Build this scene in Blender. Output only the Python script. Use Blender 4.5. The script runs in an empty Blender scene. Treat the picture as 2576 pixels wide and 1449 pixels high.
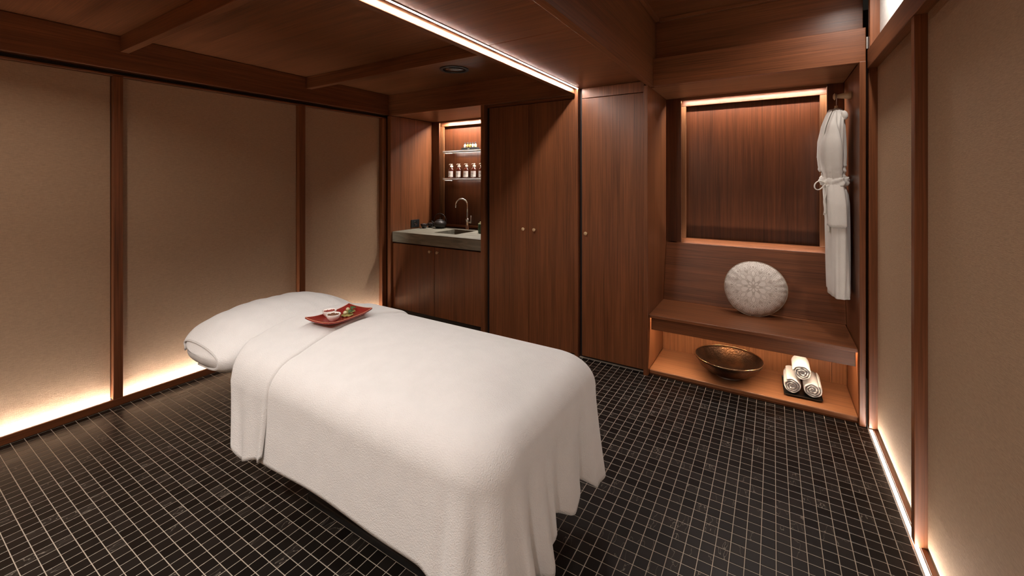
import bpy, bmesh, math, random
import numpy as np
from mathutils import Vector, Matrix

random.seed(7)
rng = np.random.RandomState(7)
PI = math.pi
SC = bpy.context.scene
COL = SC.collection

# ------------------------------------------------------------------ camera, world, exposure
F_PX, HORIZON, YAW, CAM_H = 1060.0, 453.0, math.atan2(1945 - 1288, 1060.0), 1.5
cam = bpy.data.objects.new('camera', bpy.data.cameras.new('camera'))
COL.objects.link(cam)
cam.location = (0, 0, CAM_H)
cam.rotation_euler = (PI / 2, 0, YAW)
cam.data.sensor_width = 36.0
cam.data.lens = F_PX / 2576.0 * 36.0
cam.data.shift_y = -(724.5 - HORIZON) / 2576.0
cam.data.clip_start = 0.02
SC.camera = cam

w = bpy.data.worlds.new('world')
SC.world = w
w.use_nodes = True
w.node_tree.nodes['Background'].inputs[0].default_value = (0.012, 0.010, 0.008, 1)
w.node_tree.nodes['Background'].inputs[1].default_value = 1.0

SC.view_settings.view_transform = 'Standard'
SC.view_settings.look = 'None'
SC.view_settings.gamma = 1.0
SC.view_settings.use_curve_mapping = False
SC.view_settings.exposure = 0.0
SC.cycles.max_bounces = 8
SC.cycles.diffuse_bounces = 5
SC.cycles.sample_clamp_indirect = 4.0
SC.cycles.caustics_reflective = False
SC.cycles.caustics_refractive = False

# strength of the strip lamps (radiance)
LED_CEILING, LED_NICHE, LED_NICHE_LOW, LED_BENCH = 228.0, 390.0, 60.0, 205.0
DOWNLIGHT, DOWN_RIGHT = 20.0, 17.0
LED_RIGHT, LED_LEFT, SPOT_UPPER = 85.0, 310.0, 8.0
WARM = (1.0, 0.915, 0.85)


# ------------------------------------------------------------------ materials
class NT:
    def __init__(self, name):
        self.m = bpy.data.materials.new(name)
        self.m.use_nodes = True
        self.t = self.m.node_tree
        self.b = self.t.nodes['Principled BSDF']

    def n(self, typ, **kw):
        nd = self.t.nodes.new(typ)
        for k, v in kw.items():
            if k.startswith('i_'):
                nd.inputs[k[2:].replace('_', ' ')].default_value = v
            else:
                setattr(nd, k, v)
        return nd

    def l(self, a, b):
        self.t.links.new(a, b)

    def math(self, op, a, b=None, c=None, clamp=False):
        nd = self.n('ShaderNodeMath', operation=op, use_clamp=clamp)
        for i, v in enumerate((a, b, c)):
            if v is None:
                continue
            if isinstance(v, (int, float)):
                nd.inputs[i].default_value = v
            else:
                self.l(v, nd.inputs[i])
        return nd.outputs[0]

    def ramp(self, fac, stops):
        r = self.n('ShaderNodeValToRGB')
        e = r.color_ramp.elements
        while len(e) < len(stops):
            e.new(0.5)
        for q, (p, c) in zip(e, stops):
            q.position = p
            q.color = (*c, 1)
        self.l(fac, r.inputs[0])
        return r.outputs[0]

    def bump(self, h, strength=0.2, dist=0.01):
        b = self.n('ShaderNodeBump')
        b.inputs['Strength'].default_value = strength
        b.inputs['Distance'].default_value = dist
        self.l(h, b.inputs['Height'])
        self.l(b.outputs[0], self.b.inputs['Normal'])

    def pos(self, scale=(1, 1, 1), rnd=0.0, obj=False):
        if obj:
            src = self.n('ShaderNodeTexCoord').outputs['Object']
        else:
            src = self.n('ShaderNodeNewGeometry').outputs['Position']
        mp = self.n('ShaderNodeMapping')
        mp.inputs['Scale'].default_value = scale
        self.l(src, mp.inputs[0])
        if rnd:
            oi = self.n('ShaderNodeObjectInfo')
            k = self.math('MULTIPLY', oi.outputs['Random'], rnd)
            cx = self.n('ShaderNodeCombineXYZ')
            for i in range(3):
                self.l(k, cx.inputs[i])
            self.l(cx.outputs[0], mp.inputs['Location'])
        return mp.outputs[0]


def plain(name, col, rough=0.5, metal=0.0, bump=None, spec=0.5, coat=0.0, trans=0.0, sheen=0.0):
    t = NT(name)
    t.b.inputs['Base Color'].default_value = (*col, 1)
    t.b.inputs['Roughness'].default_value = rough
    t.b.inputs['Metallic'].default_value = metal
    t.b.inputs['Specular IOR Level'].default_value = spec
    t.b.inputs['Coat Weight'].default_value = coat
    t.b.inputs['Transmission Weight'].default_value = trans
    t.b.inputs['Sheen Weight'].default_value = sheen
    nz = t.n('ShaderNodeTexNoise')
    nz.inputs['Scale'].default_value = bump[0] if bump else 40
    nz.inputs['Detail'].default_value = 3
    t.l(t.pos(obj=True), nz.inputs['Vector'])
    if bump:
        t.bump(nz.outputs[0], bump[1], bump[2])
    lo, hi = [tuple(min(1, c * k) for c in col) for k in (0.93, 1.05)]
    t.l(t.ramp(nz.outputs[0], [(0.3, lo), (0.7, hi)]), t.b.inputs['Base Color'])
    return t.m


def wood(name, axis, dark=(0.078, 0.0255, 0.0093), light=(0.262, 0.091, 0.034), rough=0.36, fine=150.0):
    t = NT(name)
    sc = [fine, fine, fine]
    sc[axis] = 2.2
    v = t.pos(tuple(sc), rnd=37.0)
    n1 = t.n('ShaderNodeTexNoise')
    n1.inputs['Scale'].default_value = 1.0
    n1.inputs['Detail'].default_value = 4
    n1.inputs['Roughness'].default_value = 0.65
    t.l(v, n1.inputs['Vector'])
    sc2 = [7.0, 7.0, 7.0]
    sc2[axis] = 0.45
    n2 = t.n('ShaderNodeTexNoise')
    n2.inputs['Scale'].default_value = 1.0
    n2.inputs['Detail'].default_value = 2
    n2.inputs['Distortion'].default_value = 0.6
    t.l(t.pos(tuple(sc2), rnd=11.0), n2.inputs['Vector'])
    sc3 = [26.0, 26.0, 26.0]
    sc3[axis] = 0.9
    n3 = t.n('ShaderNodeTexNoise')
    n3.inputs['Scale'].default_value = 1.0
    n3.inputs['Detail'].default_value = 3
    n3.inputs['Distortion'].default_value = 1.2
    t.l(t.pos(tuple(sc3), rnd=23.0), n3.inputs['Vector'])
    a = t.math('MULTIPLY', n1.outputs[0], 0.5)
    b = t.math('MULTIPLY', n2.outputs[0], 0.28)
    c = t.math('MULTIPLY', n3.outputs[0], 0.22)
    s = t.math('ADD', t.math('ADD', a, b), c)
    mid = tuple((p + q) / 2 for p, q in zip(dark, light))
    t.l(t.ramp(s, [(0.34, dark), (0.5, mid), (0.66, light)]), t.b.inputs['Base Color'])
    t.b.inputs['Roughness'].default_value = rough
    t.b.inputs['Specular IOR Level'].default_value = 0.4
    t.bump(n1.outputs[0], 0.10, 0.002)
    return t.m


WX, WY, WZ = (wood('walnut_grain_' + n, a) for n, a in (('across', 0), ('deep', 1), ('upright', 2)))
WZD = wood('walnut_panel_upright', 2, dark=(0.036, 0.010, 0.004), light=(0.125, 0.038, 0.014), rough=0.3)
OAKX = wood('warm_oak_across', 0, dark=(0.13, 0.048, 0.018), light=(0.31, 0.130, 0.055), rough=0.42)
OAKZ = wood('warm_oak_upright', 2, dark=(0.13, 0.048, 0.018), light=(0.31, 0.130, 0.055), rough=0.42)
PALE = wood('pale_beech', 0, dark=(0.55, 0.36, 0.19), light=(0.74, 0.55, 0.34), rough=0.4, fine=60)


def fabric_wall(name, col):
    t = NT(name)
    n1 = t.n('ShaderNodeTexNoise')
    n1.inputs['Scale'].default_value = 1.0
    n1.inputs['Detail'].default_value = 5
    n1.inputs['Roughness'].default_value = 0.6
    t.l(t.pos((90, 45, 620)), n1.inputs['Vector'])
    n2 = t.n('ShaderNodeTexNoise')
    n2.inputs['Scale'].default_value = 1.0
    n2.inputs['Detail'].default_value = 3
    t.l(t.pos((300, 700, 60)), n2.inputs['Vector'])
    s = t.math('ADD', t.math('MULTIPLY', n1.outputs[0], 0.75), t.math('MULTIPLY', n2.outputs[0], 0.25))
    lo = tuple(c * 0.82 for c in col)
    hi = tuple(min(1, c * 1.12) for c in col)
    t.l(t.ramp(s, [(0.35, lo), (0.65, hi)]), t.b.inputs['Base Color'])
    t.b.inputs['Roughness'].default_value = 0.85
    t.b.inputs['Specular IOR Level'].default_value = 0.2
    t.bump(s, 0.8, 0.005)
    return t.m


FABRIC = fabric_wall('woven_wallcloth', (0.50, 0.335, 0.21))
WHITEWALL = plain('white_plaster', (0.80, 0.77, 0.72), 0.7)
DARK = plain('dark_gap', (0.010, 0.006, 0.005), 0.7)
GROUT = plain('beige_grout', (0.48, 0.41, 0.33), 0.85, bump=(300, 0.2, 0.001))
METAL = plain('brushed_steel', (0.55, 0.50, 0.45), 0.28, 1.0)
ALU = plain('pale_aluminium', (0.62, 0.60, 0.56), 0.35, 0.85)
CHROME = plain('polished_nickel', (0.72, 0.66, 0.60), 0.12, 1.0)
BLACK = plain('matt_black', (0.012, 0.012, 0.012), 0.45)
IRON = plain('cast_iron', (0.030, 0.026, 0.024), 0.42, 0.4, bump=(260, 0.25, 0.002))
GLAZE = plain('dark_glazed_ceramic', (0.016, 0.012, 0.011), 0.22, coat=0.4)
WHITECER = plain('white_ceramic', (0.80, 0.76, 0.72), 0.25, coat=0.3)
REDLAC = plain('red_lacquer', (0.26, 0.022, 0.018), 0.25, coat=0.5, bump=(25, 0.05, 0.002))
REDRIM = plain('worn_copper_rim', (0.55, 0.22, 0.13), 0.35)
AMBER = plain('amber_glass', (0.075, 0.014, 0.006), 0.12, coat=0.5)
LABEL = plain('paper_label', (0.80, 0.70, 0.64), 0.6)
INK = plain('ink', (0.10, 0.075, 0.065), 0.7)
CREAM = plain('cream_plastic', (0.82, 0.74, 0.62), 0.35)
GREENGL = plain('green_glazed_cup', (0.035, 0.075, 0.035), 0.2, coat=0.4)
LEAF = plain('leaf_green', (0.045, 0.09, 0.025), 0.5)
LEAFPALE = plain('pale_bud', (0.45, 0.42, 0.24), 0.5)
OLIVE = plain('olive_yellow_bite', (0.30, 0.25, 0.07), 0.45, bump=(220, 0.5, 0.003))
CHILI = plain('red_berries', (0.30, 0.045, 0.030), 0.35)
NUTS = plain('brown_nuts', (0.18, 0.075, 0.035), 0.5)
TRAYBLK = plain('black_slate_tray', (0.016, 0.016, 0.014), 0.3)
BEDVINYL = plain('dark_upholstery', (0.03, 0.026, 0.024), 0.5)
GREYTHREAD = plain('grey_embroidery', (0.20, 0.20, 0.22), 0.8)


def terry(name, col, scale=420, strength=0.5):
    t = NT(name)
    n1 = t.n('ShaderNodeTexNoise')
    n1.inputs['Scale'].default_value = scale
    n1.inputs['Detail'].default_value = 2
    t.l(t.pos(), n1.inputs['Vector'])
    n2 = t.n('ShaderNodeTexNoise')
    n2.inputs['Scale'].default_value = 14
    n2.inputs['Detail'].default_value = 3
    t.l(t.pos(), n2.inputs['Vector'])
    lo = tuple(c * 0.95 for c in col)
    t.l(t.ramp(n2.outputs[0], [(0.3, lo), (0.7, col)]), t.b.inputs['Base Color'])
    t.b.inputs['Roughness'].default_value = 0.92
    t.b.inputs['Specular IOR Level'].default_value = 0.15
    t.b.inputs['Sheen Weight'].default_value = 0.12
    s = t.math('ADD', n1.outputs[0], t.math('MULTIPLY', n2.outputs[0], 0.8))
    t.bump(s, strength, 0.003)
    return t.m


TERRY = terry('white_terry', (0.70, 0.69, 0.675), 240, 0.7)
TOWEL = terry('white_towelling', (0.64, 0.62, 0.60), 400, 0.6)
ROBE = terry('white_velour', (0.82, 0.79, 0.73), 260, 0.4)


def tile_mat():
    t = NT('black_marble')
    v = t.pos()
    # one random value for each tile cell
    sep = t.n('ShaderNodeSeparateXYZ')
    t.l(v, sep.inputs[0])
    cx = t.math('FLOOR', t.math('DIVIDE', t.math('SUBTRACT', sep.outputs[0], TX0), PITCH))
    cy = t.math('FLOOR', t.math('DIVIDE', t.math('SUBTRACT', sep.outputs[1], TY0), PITCH))
    comb = t.n('ShaderNodeCombineXYZ')
    t.l(cx, comb.inputs[0])
    t.l(cy, comb.inputs[1])
    wn = t.n('ShaderNodeTexWhiteNoise')
    t.l(comb.outputs[0], wn.inputs['Vector'])
    # veins: thin crossing lines in some of the tiles only
    nz = t.n('ShaderNodeTexNoise')
    nz.inputs['Scale'].default_value = 9.0
    nz.inputs['Detail'].default_value = 2
    mix = t.n('ShaderNodeVectorMath', operation='ADD')
    t.l(v, mix.inputs[0])
    sc = t.n('ShaderNodeVectorMath', operation='SCALE')
    t.l(wn.outputs['Color'], sc.inputs[0])
    sc.inputs['Scale'].default_value = 5.0
    t.l(sc.outputs[0], mix.inputs[1])
    mp = t.n('ShaderNodeMapping')
    mp.inputs['Scale'].default_value = (3.2, 1.0, 1.0)
    mp.inputs['Rotation'].default_value = (0, 0, 0.5)
    t.l(mix.outputs[0], mp.inputs[0])
    t.l(mp.outputs[0], nz.inputs['Vector'])
    d = t.math('ABSOLUTE', t.math('SUBTRACT', nz.outputs[0], 0.5))
    line = t.math('LESS_THAN', d, 0.006)
    some = t.math('GREATER_THAN', wn.outputs['Value'], 0.80)
    k = t.math('MULTIPLY', line, some)
    base = t.ramp(wn.outputs['Value'], [(0.0, (0.0060, 0.0046, 0.0037)), (0.6, (0.0098, 0.0076, 0.0060)), (1.0, (0.018, 0.014, 0.011))])
    mx = t.n('ShaderNodeMix', data_type='RGBA')
    t.l(k, mx.inputs['Factor'])
    t.l(base, mx.inputs['A'])
    mx.inputs['B'].default_value = (0.17, 0.15, 0.125, 1)
    t.l(mx.outputs['Result'], t.b.inputs['Base Color'])
    t.l(t.math('MULTIPLY_ADD', wn.outputs['Value'], 0.12, 0.32), t.b.inputs['Roughness'])
    t.b.inputs['Specular IOR Level'].default_value = 0.28
    return t.m


PITCH, TX0, TY0 = 0.0529, 0.010 - 80 * 0.0529, 0.429 - 40 * 0.0529
TILE = tile_mat()


def stone_mat():
    t = NT('grey_green_stone')
    n1 = t.n('ShaderNodeTexNoise')
    n1.inputs['Scale'].default_value = 1.0
    n1.inputs['Detail'].default_value = 6
    n1.inputs['Distortion'].default_value = 1.0
    t.l(t.pos((4, 18, 22)), n1.inputs['Vector'])
    t.l(t.ramp(n1.outputs[0], [(0.3, (0.14, 0.132, 0.098)), (0.55, (0.22, 0.205, 0.155)), (0.75, (0.32, 0.30, 0.24))]), t.b.inputs['Base Color'])
    t.b.inputs['Roughness'].default_value = 0.5
    t.bump(n1.outputs[0], 0.08, 0.002)
    return t.m


STONE = stone_mat()


def bronze_mat():
    t = NT('hammered_bronze')
    vo = t.n('ShaderNodeTexVoronoi')
    vo.inputs['Scale'].default_value = 85
    t.l(t.pos(obj=True), vo.inputs['Vector'])
    nz = t.n('ShaderNodeTexNoise')
    nz.inputs['Scale'].default_value = 7
    nz.inputs['Detail'].default_value = 4
    t.l(t.pos(obj=True), nz.inputs['Vector'])
    t.l(t.ramp(nz.outputs[0], [(0.35, (0.045, 0.025, 0.015)), (0.55, (0.095, 0.052, 0.030)), (0.8, (0.26, 0.12, 0.05))]), t.b.inputs['Base Color'])
    t.b.inputs['Metallic'].default_value = 0.9
    t.b.inputs['Roughness'].default_value = 0.33
    t.bump(vo.outputs['Distance'], 0.35, 0.003)
    return t.m


BRONZE = bronze_mat()
BRASSRIM = plain('bright_bronze_rim', (0.62, 0.42, 0.24), 0.25, 1.0)


def emit(name, col, strength):
    t = NT(name)
    t.t.nodes.remove(t.b)
    e = t.n('ShaderNodeEmission')
    e.inputs[0].default_value = (*col, 1)
    e.inputs[1].default_value = strength
    t.l(e.outputs[0], t.t.nodes['Material Output'].inputs[0])
    return t.m


def mandala_mat():
    """Flat white print on a grey-beige cushion face, drawn with polar coordinates of the cushion."""
    t = NT('mandala_print')
    co = t.n('ShaderNodeTexCoord').outputs['Object']
    sep = t.n('ShaderNodeSeparateXYZ')
    t.l(co, sep.inputs[0])
    x, z = sep.outputs[0], sep.outputs[2]
    x = t.math('ADD', x, 0.012)
    z = t.math('SUBTRACT', z, 0.012)
    r = t.math('SQRT', t.math('ADD', t.math('MULTIPLY', x, x), t.math('MULTIPLY', z, z)))
    r = t.math('DIVIDE', r, 0.20)
    a = t.math('ARCTAN2', z, x)

    def petal(n, r0, r1, width, ph=0.0):
        # leaf shape between radii r0 and r1, n around
        k = t.math('FRACT', t.math('ADD', t.math('MULTIPLY', a, n / (2 * PI)), 0.5 + ph))
        k = t.math('ABSOLUTE', t.math('SUBTRACT', k, 0.5))          # 0 at petal axis
        u = t.math('DIVIDE', t.math('SUBTRACT', r, r0), r1 - r0)
        prof = t.math('MULTIPLY', t.math('MULTIPLY', u, t.math('SUBTRACT', 1.0, u)), 4.0 * width)
        return t.math('SUBTRACT', prof, k)                           # >0 inside

    def band(v, lo, hi):
        return t.math('MULTIPLY', t.math('GREATER_THAN', v, lo), t.math('LESS_THAN', v, hi))
    parts = []
    p = petal(8, 0.05, 0.22, 0.34)
    parts.append(band(p, 0.10, 1))
    parts.append(band(petal(16, 0.05, 0.21, 0.3, 0.5), 0.10, 1))
    p = petal(8, 0.16, 0.45, 0.36, 0.5)
    parts.append(band(p, 0.03, 1))
    p = petal(8, 0.30, 0.66, 0.42)
    parts += [band(p, 0.0, 0.06), band(p, 0.13, 0.19), band(p, 0.26, 1)]
    p = petal(8, 0.45, 0.80, 0.40, 0.5)
    parts += [band(p, 0.0, 0.05), band(p, 0.11, 0.15), band(p, 0.20, 0.24)]
    p = petal(16, 0.62, 0.86, 0.46)
    parts += [band(p, 0.0, 0.06), band(p, 0.2, 0.32)]
    # comb of short strokes and outer rings
    tick = t.math('LESS_THAN', t.math('FRACT', t.math('MULTIPLY', a, 90 / (2 * PI))), 0.55)
    parts.append(t.math('MULTIPLY', tick, band(r, 0.80, 0.86)))
    parts += [band(r, 0.775, 0.79), band(r, 0.875, 0.89)]
    p = petal(24, 0.88, 1.02, 0.46)
    parts += [band(p, 0.02, 0.12), band(p, 0.25, 0.36)]
    m = parts[0]
    for q in parts[1:]:
        m = t.math('MAXIMUM', m, q)
    m = t.math('MULTIPLY', m, t.math('LESS_THAN', r, 1.03))
    face = t.math('LESS_THAN', sep.outputs[1], 0.01)
    m = t.math('MULTIPLY', m, face)
    mx = t.n('ShaderNodeMix', data_type='RGBA')
    t.l(m, mx.inputs['Factor'])
    mx.inputs['A'].default_value = (0.56, 0.50, 0.44, 1)
    mx.inputs['B'].default_value = (0.84, 0.79, 0.73, 1)
    t.l(mx.outputs['Result'], t.b.inputs['Base Color'])
    t.b.inputs['Roughness'].default_value = 0.85
    t.b.inputs['Specular IOR Level'].default_value = 0.2
    nz = t.n('ShaderNodeTexNoise')
    nz.inputs['Scale'].default_value = 500
    t.l(co, nz.inputs['Vector'])
    t.bump(t.math('ADD', m, t.math('MULTIPLY', nz.outputs[0], 0.4)), 0.25, 0.002)
    return t.m


MANDALA = mandala_mat()


# ------------------------------------------------------------------ mesh helpers
def box(bm, x0, x1, y0, y1, z0, z1):
    v = [bm.verts.new(p) for p in ((x0, y0, z0), (x1, y0, z0), (x1, y1, z0), (x0, y1, z0),
                                   (x0, y0, z1), (x1, y0, z1), (x1, y1, z1), (x0, y1, z1))]
    for f in ((0, 3, 2, 1), (4, 5, 6, 7), (0, 1, 5, 4), (1, 2, 6, 5), (2, 3, 7, 6), (3, 0, 4, 7)):
        bm.faces.new([v[i] for i in f])


def bbox(*a, bev=0.0025):
    bm = bmesh.new()
    box(bm, *a)
    if bev:
        bmesh.ops.bevel(bm, geom=bm.edges[:], offset=bev, segments=2, affect='EDGES', profile=0.5)
    return bm


def lathe(bm, prof, c=(0, 0, 0), n=32, axis='z'):
    """prof: list of (radius, height)."""
    rings = []
    for r, h in prof:
        ring = []
        for i in range(n):
            a = 2 * PI * i / n
            p = (r * math.cos(a), r * math.sin(a), h)
            if axis == 'x':
                p = (p[2], p[0], p[1])
            elif axis == 'y':
                p = (p[1], p[2], p[0])
            ring.append(bm.verts.new((c[0] + p[0], c[1] + p[1], c[2] + p[2])))
        rings.append(ring)
    for a, b in zip(rings, rings[1:]):
        for i in range(n):
            j = (i + 1) % n
            bm.faces.new((a[i], a[j], b[j], b[i]))
    for ring, flip in ((rings[0], True), (rings[-1], False)):
        if (ring[0].co - ring[n // 2].co).length > 1e-5:
            bm.faces.new(ring[::-1] if flip else ring)
    bmesh.ops.recalc_face_normals(bm, faces=bm.faces[:])


def tube(bm, pts, r, n=10, closed_ends=True):
    pts = [Vector(p) for p in pts]
    rr = r if isinstance(r, (list, tuple)) else [r] * len(pts)
    rings = []
    up = Vector((0.13, 0.31, 0.94)).normalized()
    for i, p in enumerate(pts):
        d = (pts[min(i + 1, len(pts) - 1)] - pts[max(i - 1, 0)]).normalized()
        if abs(d.dot(up)) > 0.97:
            up = Vector((0.95, 0.1, 0.2)).normalized()
        s = d.cross(up).normalized()
        u = s.cross(d).normalized()
        up = u
        rings.append([bm.verts.new(p + rr[i] * (math.cos(2 * PI * k / n) * s + math.sin(2 * PI * k / n) * u)) for k in range(n)])
    for a, b in zip(rings, rings[1:]):
        for i in range(n):
            j = (i + 1) % n
            bm.faces.new((a[i], a[j], b[j], b[i]))
    if closed_ends:
        bm.faces.new(rings[0][::-1])
        bm.faces.new(rings[-1])
    bmesh.ops.recalc_face_normals(bm, faces=bm.faces[:])


def grid(bm, P, wrap_u=False):
    """P: array (nu, nv, 3)"""
    nu, nv = P.shape[:2]
    V = [[bm.verts.new(P[i, j]) for j in range(nv)] for i in range(nu)]
    for i in range(nu if wrap_u else nu - 1):
        k = (i + 1) % nu
        for j in range(nv - 1):
            bm.faces.new((V[i][j], V[k][j], V[k][j + 1], V[i][j + 1]))
    return V


def sphere(bm, c, r, su=16, sv=10, sc=(1, 1, 1)):
    m = Matrix.Translation(c) @ Matrix.Diagonal((r * sc[0], r * sc[1], r * sc[2], 1))
    bmesh.ops.create_uvsphere(bm, u_segments=su, v_segments=sv, radius=1, matrix=m)


def link(name, bm, mat, parent=None, smooth=False, solid=0.0, subsurf=0):
    me = bpy.data.meshes.new(name)
    base = Vector((0, 0, 0))
    if parent is not None:
        q = parent
        while q is not None:
            base += q.location
            q = q.parent
    if base.length:
        bmesh.ops.translate(bm, verts=bm.verts[:], vec=-base)
    bm.to_mesh(me)
    bm.free()
    me.materials.append(mat)
    if smooth:
        me.polygons.foreach_set('use_smooth', [True] * len(me.polygons))
    o = bpy.data.objects.new(name, me)
    COL.objects.link(o)
    o.parent = parent
    if solid:
        md = o.modifiers.new('thickness', 'SOLIDIFY')
        md.thickness = abs(solid)
        md.offset = 1.0 if solid > 0 else -1.0
    if subsurf:
        md = o.modifiers.new('smooth', 'SUBSURF')
        md.levels = md.render_levels = subsurf
    return o


def smooth_angle(o, deg=35):
    me = o.data
    me.polygons.foreach_set('use_smooth', [True] * len(me.polygons))
    bm = bmesh.new()
    bm.from_mesh(me)
    lim = math.radians(deg)
    for e in bm.edges:
        if len(e.link_faces) == 2 and e.calc_face_angle(0) > lim:
            e.smooth = False
    bm.to_mesh(me)
    bm.free()
    return o


def thing(name, label, cat, loc, group=None):
    o = bpy.data.objects.new(name, None)
    o.empty_display_size = 0.05
    COL.objects.link(o)
    o.location = loc
    return tag(o, label, cat, group)


def tag(o, label, cat, group=None):
    o['label'] = label
    o['category'] = cat
    if group:
        o['group'] = group
    return o


def struct(name, bm, mat, **k):
    o = link(name, bm, mat, **k)
    o['kind'] = 'structure'
    return o


def centre_mesh(o):
    """move the origin of a single-mesh thing to the middle of its base"""
    me = o.data
    co = np.empty(len(me.vertices) * 3)
    me.vertices.foreach_get('co', co)
    co = co.reshape(-1, 3)
    lo, hi = co.min(0), co.max(0)
    c = Vector(((lo[0] + hi[0]) / 2, (lo[1] + hi[1]) / 2, lo[2]))
    me.transform(Matrix.Translation(-c))
    o.location = c
    return o


def copy_tree(o, parent=None, off=(0, 0, 0)):
    c = o.copy()
    COL.objects.link(c)
    c.parent = parent
    if parent is None:
        c.location = o.location + Vector(off)
    for ch in list(o.children):
        copy_tree(ch, c)
    return c


# ------------------------------------------------------------------ main dimensions
XL, XR = -3.70, 0.49            # faces of the left baseboard and of the right posts
YB, YF = 3.33, -0.95            # cabinet fronts and the wall behind the camera
Z_SOFF = 2.228

# ------------------------------------------------------------------ floor
floor = struct('floor', bbox(-3.80, 0.60, YF - 0.05, 4.15, -0.12, -0.0011, bev=0), GROUT)


def visible_px(x, y):
    c, s = math.cos(YAW), math.sin(YAW)
    D = -s * x + c * y
    if D < 0.2:
        return None
    return 1288 + F_PX * (c * x + s * y) / D, HORIZON + F_PX * CAM_H / D, D


BEDPOLY = [(430, 900), (560, 960), (595, 1140), (665, 1165), (1090, 1425), (1110, 1460), (1385, 1460), (1380, 1360),
           (1470, 1270), (1545, 1195), (1480, 880), (900, 760)]


def inside(px, py, poly):
    r = False
    j = len(poly) - 1
    for i in range(len(poly)):
        if (poly[i][1] > py) != (poly[j][1] > py) and px < (poly[j][0] - poly[i][0]) * (py - poly[i][1]) / (poly[j][1] - poly[i][1]) + poly[i][0]:
            r = not r
        j = i
    return r


TS = 0.0500 / 2


def tile_bm(bm, cx, cy):
    b, h = 0.0016, TS
    zt = 0.0
    lo = [bm.verts.new((cx + sx * h, cy + sy * h, -0.004)) for sx, sy in ((-1, -1), (1, -1), (1, 1), (-1, 1))]
    mi = [bm.verts.new((cx + sx * h, cy + sy * h, zt - 0.0007)) for sx, sy in ((-1, -1), (1, -1), (1, 1), (-1, 1))]
    hi = [bm.verts.new((cx + sx * (h - b), cy + sy * (h - b), zt)) for sx, sy in ((-1, -1), (1, -1), (1, 1), (-1, 1))]
    for i in range(4):
        j = (i + 1) % 4
        bm.faces.new((lo[i], lo[j], mi[j], mi[i]))
        bm.faces.new((mi[i], mi[j], hi[j], hi[i]))
    bm.faces.new(hi)


cells = []
for i in range(0, 90):
    for j in range(0, 96):
        x = TX0 + (i + 0.5) * PITCH
        y = TY0 + (j + 0.5) * PITCH
        if XL - 0.02 < x < XR - 0.02 and YF < y < YB + 0.03:
            cells.append((x, y))
ranked = []
for k, (x, y) in enumerate(cells):
    p = visible_px(x, y)
    if p and 5 < p[0] < 2570 and p[1] < 1440 and not inside(p[0], p[1], BEDPOLY):
        ranked.append((p[2], k))
near = {k for _, k in sorted(ranked)[:300]}
bm = bmesh.new()
tile_bm(bm, 0, 0)
tmesh = None
first = None
for k in sorted(near):
    if first is None:
        first = link('tile', bm, TILE, parent=floor)
        t_o = first
    else:
        t_o = first.copy()
        COL.objects.link(t_o)
    t_o.location = (*cells[k], 0)
bm = bmesh.new()
for k, (x, y) in enumerate(cells):
    if k not in near:
        tile_bm(bm, x, y)
rest = link('tile_field', bm, TILE, parent=floor)
rest['kind'] = 'stuff'

# ------------------------------------------------------------------ left wall
wl = struct('wall_left', bbox(-3.86, -3.765, YF, 4.15, -0.02, 2.75, bev=0), DARK)
POSTS = [(-1.62, -1.57), (-0.305, -0.255), (0.978, 1.028), (2.262, 2.322), (3.229, 3.292)]
for a, b in POSTS[1:]:
    link('post', bbox(-3.765, XL - 0.002, a, b, 0.047, 2.19), WZ, parent=wl)
edges = [(YF, -0.305), (-0.255, 0.978), (1.028, 2.262), (2.322, 3.229)]
for a, b in edges:
    link('panel', bbox(-3.766, -3.748, a + 0.003, b - 0.003, 0.02, 2.19, bev=0.0015), FABRIC, parent=wl)
link('rail', bbox(-3.765, -3.715, YF, 3.30, 2.192, 2.204, bev=0.002), WY, parent=wl)
b = struct('baseboard_left', bbox(XL - 0.016, XL, YF, 3.30, 0.0, 0.048, bev=0.002), WY)
link('ledge', bbox(-3.748, XL - 0.0165, YF, 3.30, 0.0, 0.022, bev=0), WY, parent=b)
struct('trim_1', bbox(-3.86, -3.69, YF, 3.31, 2.232, 2.455, bev=0.003), WY)      # header above the panels

# ------------------------------------------------------------------ ceiling of the left bay with its beams
ceil = struct('ceiling', bbox(-3.86, -1.467, YF, 3.45, 2.457, 2.50, bev=0), WX)
for a, b in ((-0.31, -0.26), (1.008, 1.053), (2.322, 2.375)):
    link('beam', bbox(-3.69, -1.468, a, b, 2.352, 2.457), WX, parent=ceil)
struct('trim_2', bbox(-3.69, -1.428, 3.305, 3.42, 2.224, 2.457, bev=0.003), WX)   # header over the cabinets
struct('trim_3', bbox(-1.467, -1.426, YF, 3.3045, Z_SOFF, 2.50, bev=0.002), WY)   # board beside the light line
# lowered soffit in two boards
soff = struct('trim_4', bbox(-1.425, -0.83, YF, 3.42, 2.2985, 2.34, bev=0), DARK)
for a, b in ((YF, 1.982), (1.986, 3.42)):
    link('soffit_board', bbox(-1.4255, -0.8305, a, b, 2.272, 2.298, bev=0.002), WX, parent=soff)
struct('trim_5', bbox(-0.83, -0.7865, YF, 3.45, Z_SOFF, 2.80, bev=0.003), WY)      # long beam beside the tall bay
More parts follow.
